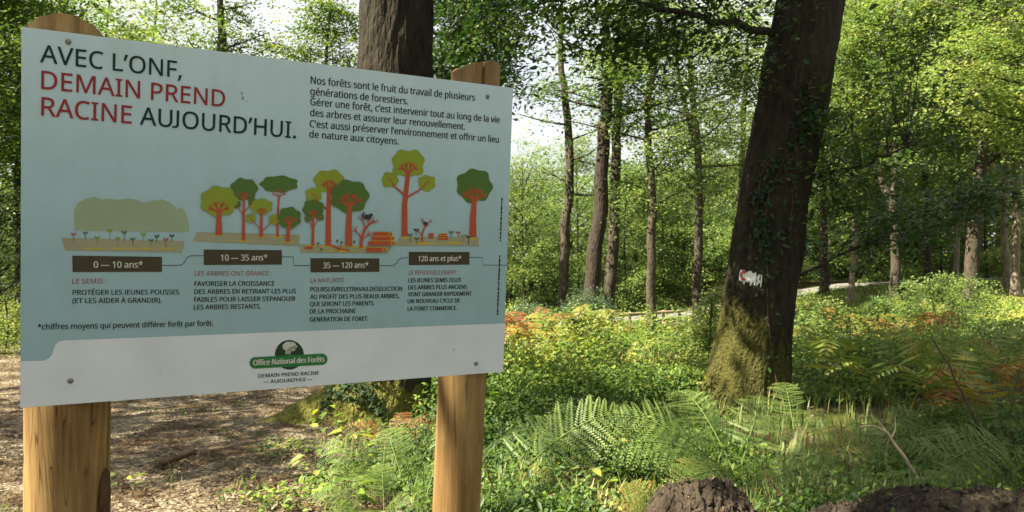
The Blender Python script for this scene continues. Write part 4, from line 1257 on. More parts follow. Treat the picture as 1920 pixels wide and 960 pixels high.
def make_stick(*a, **k):
    before = set(col.objects)
    stick(*a, **k)
    o = [q for q in col.objects if q not in before][0]
    o.location = [float(c) for c in at(*a[3][0])] if False else resample([at(*p) for p in a[3]], 16)[0].tolist()
make_stick('dead_stem', 'bleached curved dead stem bending left over the long soil bank', 'dead stem', [(1745, 945, 4.4), (1712, 880, 4.4), (1690, 850, 4.4), (1668, 815, 4.4), (1645, 796, 4.4), (1612, 800, 4.4)], .013, .004, M['bleached'], 601,
           side=[[(1672, 820, 4.4), (1680, 808, 4.4), (1678, 780, 4.4)], [(1660, 806, 4.4), (1648, 790, 4.4), (1632, 778, 4.4)]])
make_stick('dead_stem', 'long brown dead stem leaning in the shade near the right edge', 'dead stem', [(1862, 850, 5.2), (1830, 790, 5.2), (1795, 720, 5.2), (1762, 655, 5.2), (1745, 630, 5.2)], .009, .004, M['twig'], 602, side=[[(1795, 720, 5.2), (1808, 690, 5.2), (1812, 665, 5.2)]])
make_stick('dead_stem', 'thin dark stem standing between the two soil heaps', 'dead stem', [(1478, 955, 4.0), (1455, 915, 4.0), (1432, 880, 4.0), (1425, 862, 4.0)], .006, .003, M['twig'], 603)
make_stick('dead_stem', 'thin dark twig leaning against the right post', 'dead stem', [(930, 935, 4.2), (915, 890, 4.2), (905, 850, 4.2), (898, 820, 4.2)], .006, .002, M['twig'], 604)
make_stick('fallen_branch', 'short dark piece of rotten wood lying on the path', 'branch', [(305, 866, 5.4), (330, 858, 5.4), (352, 850, 5.4), (366, 847, 5.4)], .03, .018, M['twig'], 605)

# ------------------------------------------------------------------ low rail along the road
def rail_fence():
    D = 31.2
    xs = [1115, 1148, 1181, 1212, 1244, 1274]
    b = onground(1195, D)
    t = thing('rail_fence', 'low wooden rail on short posts in front of the far road', 'fence', b)
    tops = []
    for px in xs:
        p = onground(px, D) + [0, 0, .12]
        tops.append(p + [0, 0, .27])
        V, Fc = tube([p - [0, 0, .3], p + [0, 0, .15], p + [0, 0, .30]], [.055, .055, .05], 8)
        np_mesh('post', V, Fc, M['rail_wood'], t, b, smooth=True)
    tops = [tops[0] + (tops[0] - tops[1]) * .3] + tops + [tops[-1] + (tops[-1] - tops[-2]) * .3]
    V, Fc = tube(np.array(tops) - [0, .06, .02], .042, 8)
    np_mesh('rail', V, Fc, M['rail_wood'], t, b, smooth=True)
rail_fence()

# ------------------------------------------------------------------ the information sign
SO = np.array([-1.01665861, 1.64322973, 0.47517739]) + [0, 0, CZ]     # upper left corner of the panel
SU = np.array([0.8725934, 0.48841863, -0.00529103])                   # along its width, 1.168 m
SV = np.array([-0.03597306, 0.05356167, -0.99791637])                 # down its height, 0.8 m
SW, SHH = 1.16848, 0.8
SN = np.cross(SV, SU); SN = SN / np.linalg.norm(SN)
if SN[1] > 0: SN = -SN                                                # faces the viewer
def uv(px, py):
    """panel coordinates (metres) of a photograph pixel"""
    d = np.array([(px - 960) / F, 1, -(py - 480) / F]); o = np.array([0, 0, CZ])
    t = ((SO - o) @ SN) / (d @ SN)
    q = o + d * t - SO
    return q @ SU, q @ SV
def on(u, v, off=0.0):
    return SO + SU * u + SV * v + SN * off
SB = np.array([-.5, 1.98, gz(-.5, 1.98)])
sign = thing('information_sign', 'forest information panel of pale blue and white on two peeled round wooden posts', 'sign', SB)

def panel_mat():
    m, nt, b = new_mat('printed_panel')
    L = nt.links.new
    tc = nt.nodes.new('ShaderNodeTexCoord'); sp = nt.nodes.new('ShaderNodeSeparateXYZ'); L(tc.outputs['Object'], sp.inputs[0])
    mr = node(nt, 'ShaderNodeMapRange'); L(sp.outputs[2], mr.inputs[0]); mr.inputs[1].default_value = 1.2; mr.inputs[2].default_value = 1.95
    r = ramp(nt, [(0, (.255, .395, .46)), (.35, (.275, .425, .49)), (.6, (.34, .495, .57)), (1, (.47, .61, .69))], mr.outputs[0])   # the printed sky
    n = node(nt, 'ShaderNodeTexNoise', Scale=14.0, Detail=6.0, Roughness=.7); L(tc.outputs['Object'], n.inputs['Vector'])
    r2 = ramp(nt, [(.3, (.94, .94, .93)), (.6, (1, 1, 1))], n.outputs[0])
    mx = node(nt, 'ShaderNodeMix', data_type='RGBA', blend_type='MULTIPLY'); mx.inputs[0].default_value = 1; L(r.outputs[0], mx.inputs[6]); L(r2.outputs[0], mx.inputs[7])
    ns = node(nt, 'ShaderNodeTexNoise', Scale=1.0, Detail=5.0, Roughness=.6); L(coords(nt, (14, 14, 1.2)), ns.inputs['Vector'])     # faint rain streaks
    rs = ramp(nt, [(.30, (.955, .955, .94)), (.6, (1, 1, 1))], ns.outputs[0])
    ms = node(nt, 'ShaderNodeMix', data_type='RGBA', blend_type='MULTIPLY'); ms.inputs[0].default_value = 1; L(mx.outputs[2], ms.inputs[6]); L(rs.outputs[0], ms.inputs[7]); mx = ms
    L(mx.outputs[2], b.inputs['Base Color']); b.inputs['Roughness'].default_value = .42; b.inputs['Specular IOR Level'].default_value = .35
    return m
INK = {'dark': flat('ink_dark_green', (.006, .030, .025), .6, .2), 'red': flat('ink_red', (.24, .020, .028), .6, .2), 'black': flat('ink_black', (.007, .010, .011), .6, .2),
       'white': flat('print_white', (.56, .63, .70), .45), 'box': flat('ink_brown', (.035, .028, .014), .45), 'boxtext': flat('print_pale', (0.527, 0.544, 0.510), .45),
       'lime': flat('ink_lime', (0.194, 0.259, 0.016), .45), 'green': flat('ink_green', (0.056, 0.124, 0.017), .45), 'trunk': flat('ink_orange', (0.350, 0.059, 0.021), .45),
       'soil': flat('ink_greige', (0.259, 0.266, 0.180), .45), 'yellow': flat('ink_yellow', (0.434, 0.350, 0.021), .45), 'pale': flat('ink_pale_green', (.24, .32, .215), .45),
       'logo_green': flat('ink_emblem_green', (.012, .15, .045), .45), 'logo_dark': flat('ink_emblem_dark', (.006, .035, .018), .45), 'sq': flat('ink_animal', (.02, .02, .022), .45),
       'steel': flat('screw_steel', (.20, .20, .19), .35)}
INK['steel'].node_tree.nodes['Principled BSDF'].inputs['Metallic'].default_value = .7
INK['red'].node_tree.nodes['Principled BSDF'].inputs['Specular IOR Level'].default_value = .25

# panel: a thin sheet with real thickness
pv = []
for off in (0, -.004):
    for u, v in ((0, 0), (SW, 0), (SW, SHH), (0, SHH)): pv.append(on(u, v, off))
panel = py_mesh('panel', pv, [(0, 3, 2, 1), (4, 5, 6, 7), (0, 1, 5, 4), (1, 2, 6, 5), (2, 3, 7, 6), (3, 0, 4, 7)], None, sign, SB, mats=[panel_mat(), INK['white']], midx=[0, 1, 1, 1, 1, 1])

LAY = .0004
class Print:
    """collects flat printed shapes of one picture; each layer lies a fraction of a millimetre above the last"""
    def __init__(s): s.V = []; s.F = []; s.M = []; s.mats = []
    def mi(s, ink):
        if ink not in s.mats: s.mats.append(ink)
        return s.mats.index(ink)
    def poly(s, pts, ink, layer=1):
        k = len(s.V)
        s.V += [on(*uv(x, y), LAY * layer) for x, y in pts]
        s.F.append(tuple(range(k, k + len(pts)))); s.M.append(s.mi(ink))
    def quads(s, rows, ink, layer):
        k = len(s.V)
        for a, b in rows: s.V += [on(*uv(*a), LAY * layer), on(*uv(*b), LAY * layer)]
        for i in range(len(rows) - 1): s.F.append((k + 2 * i, k + 2 * i + 1, k + 2 * i + 3, k + 2 * i + 2)); s.M.append(s.mi(ink))
    def line(s, pts, w0, w1, ink, layer):
        pts = np.array(pts, float); n = len(pts)
        T = unit(np.gradient(pts, axis=0)); Nn = np.stack([-T[:, 1], T[:, 0]], -1)
        w = np.linspace(w0, w1, n)[:, None] / 2
        s.quads(list(zip((pts - Nn * w).tolist(), (pts + Nn * w).tolist())), ink, layer)
    def blob(s, cx, cy, rx, ry, ink, layer, seed, lobes=8, amp=.08):
        g = random.Random(seed); ph = g.uniform(0, 6)
        pts = []
        for i in range(40):
            a = i / 40 * 2 * math.pi
            q = 1 + amp * math.cos(lobes * a + ph) + amp * .5 * math.cos((lobes - 3) * a + 2 * ph)
            c, sn = math.cos(a), math.sin(a)
            e = (abs(c) ** 2.6 + abs(sn) ** 2.6) ** (-1 / 2.6)
            pts.append((cx + rx * q * e * c, cy + ry * q * e * sn))
        s.poly(pts, ink, layer)
    def branches(s, x, y, a, ln, w, depth, ink, layer, g):
        x2, y2 = x + ln * math.cos(a), y - ln * math.sin(a)
        s.line([(x, y), ((x + x2) / 2 + g.uniform(-1, 1), (y + y2) / 2), (x2, y2)], w, w * .6, ink, layer)
        if depth:
            for da in ((.6, -.55) if depth > 1 else (.7, -.1, -.7)):
                s.branches(x2, y2, a + da * g.uniform(.7, 1.2), ln * .72, w * .62, depth - 1, ink, layer + .13, g)
    def build(s, name, parent):
        return py_mesh(name, s.V, s.F, None, parent, SB, mats=[INK[i] for i in s.mats], midx=s.M)
def sub(o):
    """printed pieces are sub-parts of the panel; the panel's own origin is the sign's"""
    o.parent = panel
    return o

# lettering
try:
    FONT = bpy.data.fonts.load(bpy.utils.system_resource('DATAFILES') + '/fonts/NotoSansHebrew-Regular.woff2')   # ships with Blender
except Exception:
    FONT = None
_tmp = bpy.data.objects.new('lettering', None)
def text_geo(body, bold=0.0):
    c = bpy.data.curves.new('lettering', 'FONT')
    if FONT: c.font = FONT
    c.body = body; c.resolution_u = 3; c.fill_mode = 'FRONT'; c.offset = bold
    o = bpy.data.objects.new('lettering', c); col.objects.link(o)
    dg = bpy.context.evaluated_depsgraph_get()
    me = o.evaluated_get(dg).to_mesh()
    V = np.array([v.co[:2] for v in me.vertices]); Fc = [tuple(p.vertices) for p in me.polygons]
    o.evaluated_get(dg).to_mesh_clear()
    bpy.data.objects.remove(o); bpy.data.curves.remove(c)
    return V, Fc
CAP = text_geo('H')[0][:, 1].max()
def letter(P, body, p0, p1, cap, ink, layer=2, bold=0.0, again=None):
    """one printed line from pixel p0 to p1 (left and right ends of the baseline), cap pixels tall at its left end"""
    if again is None: again = ink in ('black', 'boxtext') and cap > 6
    V, Fc = text_geo(body, bold)
    if body.upper() == body and 'J' in body:                       # this lettering's J stands on the baseline
        n = len(V); par = list(range(n))
        def find(a):
            while par[a] != a: par[a] = par[par[a]]; a = par[a]
            return a
        for f in Fc:
            for a, b in zip(f, f[1:]): par[find(a)] = find(b)
        root = np.array([find(i) for i in range(n)])
        for r_ in set(root.tolist()):
            m = root == r_
            if V[m, 1].min() < -.08 and V[m, 1].max() > .3:
                lo, hi = V[m, 1].min(), V[m, 1].max()
                V[m, 1] = (V[m, 1] - lo) / (hi - lo) * (hi + .01) - .01
    x0, x1 = V[:, 0].min(), V[:, 0].max()
    a = np.array(uv(*p0)); b = np.array(uv(*p1)); top = np.array(uv(p0[0], p0[1] - cap))
    sy = np.linalg.norm(top - a) / CAP
    e = b - a; ln = np.linalg.norm(e); e = e / ln; nn = np.array([e[1], -e[0]])
    k = len(P.V)
    for x, y in V:
        q = a + e * ((x - x0) / (x1 - x0) * ln) + nn * y * sy
        P.V.append(on(q[0], q[1], LAY * layer))
    P.F += [tuple(i + k for i in f) for f in Fc]; P.M += [P.mi(ink)] * len(Fc)
    if again:
        letter(P, body, (p0[0] + .5, p0[1] + .1), (p1[0] + .5, p1[1] + .1), cap, ink, layer + .5, 0.0, False)

p = Print()
letter(p, 'AVEC L’ONF,', (75, 116), (340, 146), 33, 'dark')
letter(p, 'DEMAIN PREND', (77, 166), (421, 200), 34, 'red')
letter(p, 'RACINE', (77, 216), (246, 231.5), 34.5, 'red')
letter(p, 'AUJOURD’HUI.', (262, 233), (554, 259), 33, 'dark')
for dx, dy, ly in ((.8, .3, 2.5), (.3, .8, 3.0)):
    letter(p, 'AVEC L’ONF,', (75 + dx, 116 + dy), (340 + dx, 146 + dy), 33, 'dark', ly)
    letter(p, 'DEMAIN PREND', (77 + dx, 166 + dy), (421 + dx, 200 + dy), 34, 'red', ly)
    letter(p, 'RACINE', (77 + dx, 216 + dy), (246 + dx, 231.5 + dy), 34.5, 'red', ly)
    letter(p, 'AUJOURD’HUI.', (262 + dx, 233 + dy), (554 + dx, 259 + dy), 33, 'dark', ly)
sub(p.build('heading', panel))
p = Print()
for s_, a, b, c in (("Nos forêts sont le fruit du travail de plusieurs", (582.3, 156.6), (889.8, 189), 13.8),
                    ("générations de forestiers.", (581.5, 177.5), (764.4, 196), 13.6),
                    ("Gérer une forêt, c’est intervenir tout au long de la vie", (581.5, 197), (936, 230.5), 13.6),
                    ("des arbres et assurer leur renouvellement.", (581.2, 217.3), (871.2, 243.3), 13.4),
                    ("C’est aussi préserver l’environnement et offrir un lieu", (580.4, 238.3), (934.5, 267.5), 13.4),
                    ("de nature aux citoyens.", (579.6, 257.6), (747, 271), 13.2)):
    letter(p, s_, a, b, c, 'black')
sub(p.build('paragraph', panel))
# white lower band
p = Print()
p.poly([(38.0, 764.5), (38.8, 677.5), (60, 676.8), (82, 676.2), (92, 672), (98, 664), (101, 654), (104, 646), (110, 640.5), (120, 638.4), (947, 606.2), (943, 697)], 'white', 1)
sub(p.build('white_band', panel))
# caption boxes, connecting line and captions
p = Print(); p.line([(303, 497.5), (330, 497.5), (341, 496.5), (347, 490), (350, 483), (357, 479.7), (382, 479.3)], 1.3, 1.3, 'box', 1.5); sub(p.build('connecting_line', panel))
p = Print(); p.line([(528, 481.5), (550, 481.5), (550.6, 497.8), (582, 498)], 1.3, 1.3, 'box', 1.5); sub(p.build('connecting_line', panel))
p = Print(); p.line([(711, 498), (737, 498), (744, 493), (748, 486), (755, 483.5), (767, 482.8)], 1.3, 1.2, 'box', 1.5); sub(p.build('connecting_line', panel))
p = Print(); p.line([(880, 482.6), (904.4, 482.5), (904.8, 497), (951, 497)], 1.2, 1.1, 'box', 1.5); sub(p.build('connecting_line', panel))
boxes = [([(135.4, 479.3), (303.6, 481.4), (303.6, 509.5), (136, 510)], '0 — 10 ans*', (175.5, 502), (267, 501.7), 12),
         ([(381.9, 467.8), (528.3, 469), (528.3, 496), (381.9, 496.7)], '10 — 35 ans*', (413.7, 488.8), (500.7, 488), 11.4),
         ([(582, 484), (711.2, 484.4), (711.2, 509.5), (582, 510.5)], '35 — 120 ans*', (605.4, 502.7), (690, 502), 10.8),
         ([(766.4, 472), (880, 472.4), (880, 496), (766.4, 497)], '120 ans et plus*', (783.7, 489.7), (864, 489), 9.9)]
caps = [[('LE SEMIS :', (135.4, 532), (200, 531), 9.2, 'red'), ('PROTÉGER LES JEUNES POUSSES', (136, 552.7), (335.4, 551.7), 9.3, 'black'), ('(ET LES AIDER À GRANDIR).', (135.4, 568.3), (302.6, 567), 9.3, 'black')],
        [('LES ARBRES ONT GRANDI :', (364.7, 516.8), (508.5, 516.3), 8.6, 'red'), ('FAVORISER LA CROISSANCE', (364.2, 536), (513.7, 535.4), 8.8, 'black'), ('DES ARBRES EN RETIRANT LES PLUS', (364.2, 551), (554.4, 549.6), 8.8, 'black'),
         ('FAIBLES POUR LAISSER S’EPANOUIR', (363.6, 565.6), (553.3, 563.7), 8.8, 'black'), ('LES ARBRES RESTANTS.', (363.1, 580.2), (488.7, 578.4), 8.8, 'black')],
        [('LA MATURITÉ :', (582, 529.8), (649.2, 529.2), 8.2, 'red'), ('POURSUIVRELETRAVAILDESELECTION', (581.5, 546.5), (753.4, 545), 8.3, 'black'), ('AU PROFIT DES PLUS BEAUX ARBRES,', (581, 560.4), (748.2, 558.6), 8.3, 'black'),
         ('QUI SERONT LES PARENTS', (581, 574), (699.8, 572.2), 8.3, 'black'), ('DE LA PROCHAINE', (580.4, 588), (666.4, 586.6), 8.3, 'black'), ('GENERATION DE FORET.', (580.4, 603), (689.9, 601), 8.3, 'black')],
        [('LE RENOUVELLEMENT :', (766, 514.7), (859.2, 514), 7.5, 'red'), ('LES JEUNES SEMIS ISSUS', (765.4, 529.3), (863.9, 528.2), 7.8, 'black'), ('DES ARBRES PLUS ANCIENS', (764.9, 542.7), (874.9, 541.2), 7.8, 'black'),
         ('VONT GRANDIR RAPIDEMENT.', (764.4, 555.6), (885.3, 553.8), 7.8, 'black'), ('UN NOUVEAU CYCLE DE', (763.9, 568.6), (861.8, 566.8), 7.8, 'black'), ('LA FORET COMMENCE.', (763.9, 582.6), (856.1, 580.8), 7.8, 'black')]]
for (q, s_, a, b, c), cp in zip(boxes, caps):
    p = Print(); p.poly(q, 'box', 2); letter(p, s_, a, b, c, 'boxtext', 3); sub(p.build('age_box', panel))
    p = Print()
    for s2, a2, b2, c2, ink in cp: letter(p, s2, a2, b2, c2, ink)
    sub(p.build('caption', panel))
p = Print(); letter(p, '*chiffres moyens qui peuvent différer forêt par forêt.', (70.5, 618), (399, 610.6), 10.6, 'black'); sub(p.build('footnote', panel))
# the tiny upright credit line at the right edge is unreadable: short ink ticks
p = Print(); gg = random.Random(9); y = 371
while y < 590:
    h = gg.uniform(2, 9)
    if not (452 < y < 474): p.line([(941 - (y - 371) * .038, y), (941 - (y + h - 371) * .038, y + h)], 2.6, 2.6, 'black', 2)
    y += h + gg.uniform(.8, 2.2)
sub(p.build('credit_line', panel))

# pictures of the four ages of the forest
def ptree(p, x, yb, yt, w, crown, ink, seed, blobs=(), spread=1.0, blen=11, layer=3):
    g = random.Random(seed)
    cx, cy, rx, ry = crown
    p.blob(cx, cy, rx, ry, ink, layer, seed, 7, .07)
    for i, (bx, by, br) in enumerate(blobs):
        p.blob(bx, by, br, br * .92, ink, layer + .25, seed + i + 1, 6, .08)
        p.line([(x, min(yb - 6, by + br + 14)), ((x + bx) / 2 + (bx - x) * .15, by + br * .9), (bx, by)], w * .42, w * .22, 'trunk', layer + .7)
        p.line([(bx, by), (bx + (5 if bx > x else -5), by - 5)], w * .25, w * .15, 'trunk', layer + .8)
    p.line([(x, yb), (x + .3, (yb + yt) / 2), (cx, yt)], w * 1.25, w * .8, 'trunk', layer + 1)
    for da in (.95, 0.35, -.35, -.95):
        p.branches(cx, yt + 3, math.pi / 2 + da * spread, blen, w * .48, 1, 'trunk', layer + 1.1 + .05 * da, g)
def sprout(p, x, y, h, ink, layer=4, seed=0):
    g = random.Random(seed + int(x))
    p.line([(x, y), (x + g.uniform(-1, 1), y - h)], 1.3, .9, ink, layer)
    for s_ in (-1, 1):
        a = (x, y - h * .75); b = (x + s_ * 5, y - h - 2)
        p.poly([a, (a[0] + s_ * 2.2 - 1, a[1] - 4), b, (a[0] + s_ * 3.6, a[1] - .6)] if s_ > 0 else [a, (a[0] + s_ * 3.6, a[1] - .6), b, (a[0] + s_ * 2.2 + 1, a[1] - 4)], ink, layer + .2)

p = Print()                                                        # seedlings before a pale hedge
hedge = [(140, 432), (139, 396), (146, 380), (160, 373), (175, 369), (192, 374), (206, 372), (220, 375), (238, 372), (256, 374), (270, 380), (286, 376), (304, 374), (320, 380), (332, 392), (340, 389), (347, 396), (352, 410), (355, 425), (352, 435)]
p.poly(hedge[::-1], 'pale', 1.5)
p.poly([(115, 446), (122, 469), (341, 473.5), (346, 452)], 'soil', 2)
for x_, w_ in ((166, 16), (186, 14), (221, 16), (247, 14), (272, 14), (312, 20)): p.poly([(x_ - w_, 465), (x_, 467.5), (x_ + w_, 466), (x_, 464)], 'yellow', 2.5)
for i, (x_, y_, h_) in enumerate(((138, 452, 14), (160, 448, 12), (182, 458, 14), (206, 450, 20), (221, 461, 16), (233, 452, 18), (249, 459, 12), (269, 455, 18), (283, 460, 10), (294, 454, 12), (311, 465, 18), (322, 453, 12))):
    sprout(p, x_, y_, h_, ('trunk', 'green', 'lime', 'lime', 'lime', 'green', 'green', 'lime', 'green', 'box', 'trunk', 'box')[i], 4, i)
sub(p.build('seedlings_picture', panel))

p = Print()                                                        # young stand
p.poly([(370, 435), (362, 452), (561, 461.5), (561, 440)], 'soil', 2)
for x_, y_ in ((411, 440), (456, 451), (489, 444), (539, 453), (520, 444)): p.poly([(x_ - 15, y_), (x_, y_ + 2.5), (x_ + 15, y_ + .6), (x_, y_ - 2)], 'yellow', 2.4)
ptree(p, 523 - 3, 444, 366, 4, (523, 345, 34, 15), 'green', 34, (), 1.1, 9, 3)
ptree(p, 456, 451, 372, 5, (457, 355, 25, 20), 'green', 32, ((443, 383, 8), (473, 379, 8)), .8, 9, 5)
ptree(p, 410, 440, 395, 10, (410, 377, 33, 27), 'lime', 31, (), 1.15, 13, 7)
ptree(p, 489, 444, 398, 5, (490, 387, 20, 14), 'lime', 33, ((470, 409, 9), (514, 411, 10)), .9, 7, 9)
ptree(p, 539, 453, 417, 6, (542, 408, 21, 19), 'green', 35, (), 1.0, 9, 11)
sub(p.build('young_trees_picture', panel))

p = Print()                                                        # mature stand with timber
p.poly([(561, 457.5), (563, 474), (727, 474.5), (735, 463)], 'soil', 2)
for x_, y_, w_ in ((585, 460, 14), (614, 461, 18), (655, 461, 20), (680, 464, 18), (640, 470, 30), (715, 468, 16)): p.poly([(x_ - w_, y_), (x_, y_ + 2.6), (x_ + w_, y_ + .6), (x_, y_ - 2)], 'yellow', 2.4)
ptree(p, 615, 461, 352, 9, (617, 340, 28, 21), 'lime', 41, ((588, 366, 15),), .9, 11, 3)
ptree(p, 586, 460, 404, 4.5, (587, 391, 19, 16), 'green', 42, ((577, 410, 6.5), (600, 407, 7)), .7, 8, 6)
ptree(p, 653, 461, 384, 10.5, (655, 368, 34, 29), 'green', 43, (), 1.0, 15, 8)
g_ = random.Random(5)
p.line([(676, 464), (677, 448), (681, 434), (685, 425)], 6, 4, 'trunk', 10.5)
for x_, y_, a_, l_ in ((678, 446, 2.3, 16), (681, 436, 1.0, 18), (684, 427, 1.9, 16), (685, 426, .6, 16), (677, 450, .7, 14)): p.branches(x_, y_, a_, l_, 3, 1, 'trunk', 10.8, g_)
p.blob(689, 407, 6, 5, 'sq', 12, 2, 5, .1); p.blob(695, 403, 3, 3, 'sq', 12.3, 3, 4, .05); p.line([(684, 410), (680, 405), (680, 400), (683, 399)], 4, 3, 'sq', 12.1)
for i, (x0, x1, y_) in enumerate(((699, 731, 439), (697, 735, 447), (690, 736, 456), (687, 720, 468))):
    p.poly([(x0, y_ - 4), (x0 - 1, y_ + 4), (x1, y_ + 4), (x1, y_ - 4)], 'trunk', 11); p.line([(x0, y_ - 4.4), (x1, y_ - 4.4)], .9, .9, 'yellow', 11.3); p.blob(x1, y_, 4, 4.2, 'yellow', 11.4 + .1 * i, i, 5, .02); p.blob(x1, y_, 2.7, 2.9, 'trunk', 11.9 + .1 * i, i, 5, .02)
p.line([(622, 460), (634, 466), (646, 468), (656, 471)], 4, 2.5, 'trunk', 4); p.line([(634, 466), (640, 459)], 2, 1.2, 'trunk', 4.2); p.line([(640, 467), (628, 471)], 2, 1.2, 'trunk', 4.3)
p.poly([(570, 463), (572, 467), (587, 467), (585, 461)], 'trunk', 4)
for x_, y_ in ((596, 462), (602, 473), (632, 457), (640, 460), (664, 459)): p.line([(x_, y_), (x_, y_ - 5)], 1.1, 1.1, 'green', 4.4); p.blob(x_, y_ - 6, 2.6, 1.8, 'green', 4.6, 1, 5, .03)
sub(p.build('mature_trees_picture', panel))

p = Print()                                                        # old trees and new seedlings
p.poly([(749, 443.5), (741, 461), (897, 461.5), (897, 445)], 'soil', 2)
for x_, y_, w_ in ((760, 445, 12), (795, 456, 26), (850, 455, 20), (886, 447, 12), (830, 447, 14)): p.poly([(x_ - w_, y_), (x_, y_ + 2.4), (x_ + w_, y_ + .6), (x_, y_ - 2)], 'yellow', 2.4)
ptree(p, 758, 443, 322, 9.5, (765, 306, 30, 25), 'lime', 51, ((731, 337, 15), (800, 343, 15.5)), .9, 13, 4)
ptree(p, 886, 444, 374, 11, (889, 348, 32, 30), 'green', 52, (), 1.0, 15, 4)
p.line([(791, 454), (791, 440), (795, 428), (798, 420)], 3.5, 2.5, 'trunk', 5)
for x_, y_, a_, l_ in ((791, 442, 2.3, 9), (793, 432, 1.0, 10), (796, 424, 2.0, 10), (797, 421, .6, 9)): p.branches(x_, y_, a_, l_, 2, 1, 'trunk', 5.2, g_)
p.blob(798, 419, 3.4, 3, 'sq', 6.4, 2, 5, .1); p.line([(795.5, 421), (793.5, 417), (795, 415)], 2.4, 2, 'sq', 6.5)
p.poly([(803, 437), (803, 447), (812.5, 447), (812.5, 437)], 'trunk', 4)
for i, y_ in enumerate((440, 444, 448)): p.poly([(823 - i, y_ - 2), (822 - i, y_ + 2), (838 + i, y_ + 2), (838 + i, y_ - 2)], 'trunk', 4); p.line([(823 - i, y_ - 2.2), (838 + i, y_ - 2.2)], .7, .7, 'yellow', 4.3)
for i, (x_, y_, h_, k_) in enumerate(((769, 453, 14, 'green'), (780, 442, 12, 'box'), (781, 457, 10, 'green'), (846, 445, 10, 'green'), (859, 444, 8, 'trunk'), (868, 453, 12, 'lime'), (878, 458, 16, 'box'))): sprout(p, x_, y_, h_, k_, 4, i)
sub(p.build('old_trees_picture', panel))

# emblem of the forestry office
p = Print()
p.poly([(542.4 + 27.2 * math.cos(a), 665.2 - 27.8 * math.sin(a)) for a in np.linspace(0, 2 * math.pi, 48, endpoint=False)], 'logo_dark', 2)
cap_l, cap_r = (478.5, 680.2), (603, 673.4)
pts = [(cap_l[0] + 11 * math.cos(a), cap_l[1] - 10.8 * math.sin(a)) for a in np.linspace(math.pi * .53, math.pi * 1.47, 14)] + [(cap_r[0] + 11 * math.cos(a), cap_r[1] - 10.6 * math.sin(a)) for a in np.linspace(-math.pi * .47, math.pi * .53, 14)]
p.poly(pts, 'logo_green', 3)
letter(p, 'Office National des Forêts', (474.3, 685), (607, 677.8), 10.2, 'boxtext', 4)
letter(p, 'Office National des Forêts', (475.0, 685), (607.7, 677.8), 10.2, 'boxtext', 4.5)
p.line([(540, 664), (540.5, 655)], 10, 9.4, 'boxtext', 3.2)
pts = [(543 + 13.5 * math.cos(a) * (1 + .05 * math.cos(7 * a)), 649.5 - 9 * math.sin(a) * (1 + .07 * math.cos(6 * a))) for a in np.linspace(0, 2 * math.pi, 40, endpoint=False)]
p.poly(pts, 'boxtext', 3.4)
for i in range(5): p.line([(537.2 + i * 1.9, 664), (537.4 + i * 1.9, 657), (545 + i * 2.2, 650.5 + i * .5), (556, 646.2 + i * 2)], .75, .7, 'logo_dark', 3.9)
for i, (x_, y_) in enumerate(((534, 650), (538, 646), (541, 651), (545, 645), (549, 643), (536, 653.5))): p.line([(x_ - 2, y_ + .8), (x_, y_ - .8), (x_ + 1.6, y_ + .4)], .6, .6, 'logo_dark', 3.9 + .02 * i)
letter(p, 'DEMAIN PREND RACINE', (484, 708), (597.3, 702.2), 6.9, 'black', 2)
letter(p, '— AUJOURD’HUI —', (494, 719), (584.3, 713.6), 6.6, 'black', 2)
sub(p.build('emblem', panel))

# small splashes and insect marks on the sheet
for x_, y_, r_ in ((453, 175, 1.6), (455, 184, 2.0), (331, 87, 1.5), (463, 190, .9), (236, 560, .8), (705, 395, .9), (850, 655, 1.0), (300, 700, .9)):
    p = Print(); p.blob(x_, y_, r_, r_ * 1.3, 'steel', 4, int(x_), 5, .2); sub(p.build('speck', panel))
# screws
for px_, py_ in ((128, 78), (914, 181), (132, 714), (892.5, 681.5)):
    u, v = uv(px_, py_)
    V = []; Fc = []
    rings = [(.0062, 0), (.0060, .0016), (.0045, .0032), (.0018, .0040)]
    for r_, z_ in rings: V += [on(u + r_ * math.cos(a), v + r_ * math.sin(a), z_) for a in np.linspace(0, 2 * math.pi, 14, endpoint=False)]
    for k in range(3):
        for j in range(14): Fc.append((k * 14 + j, k * 14 + (j + 1) % 14, (k + 1) * 14 + (j + 1) % 14, (k + 1) * 14 + j))
    Fc.append(tuple(range(42, 56)))
    sub(py_mesh('screw', V, Fc, INK['steel'], panel, SB))

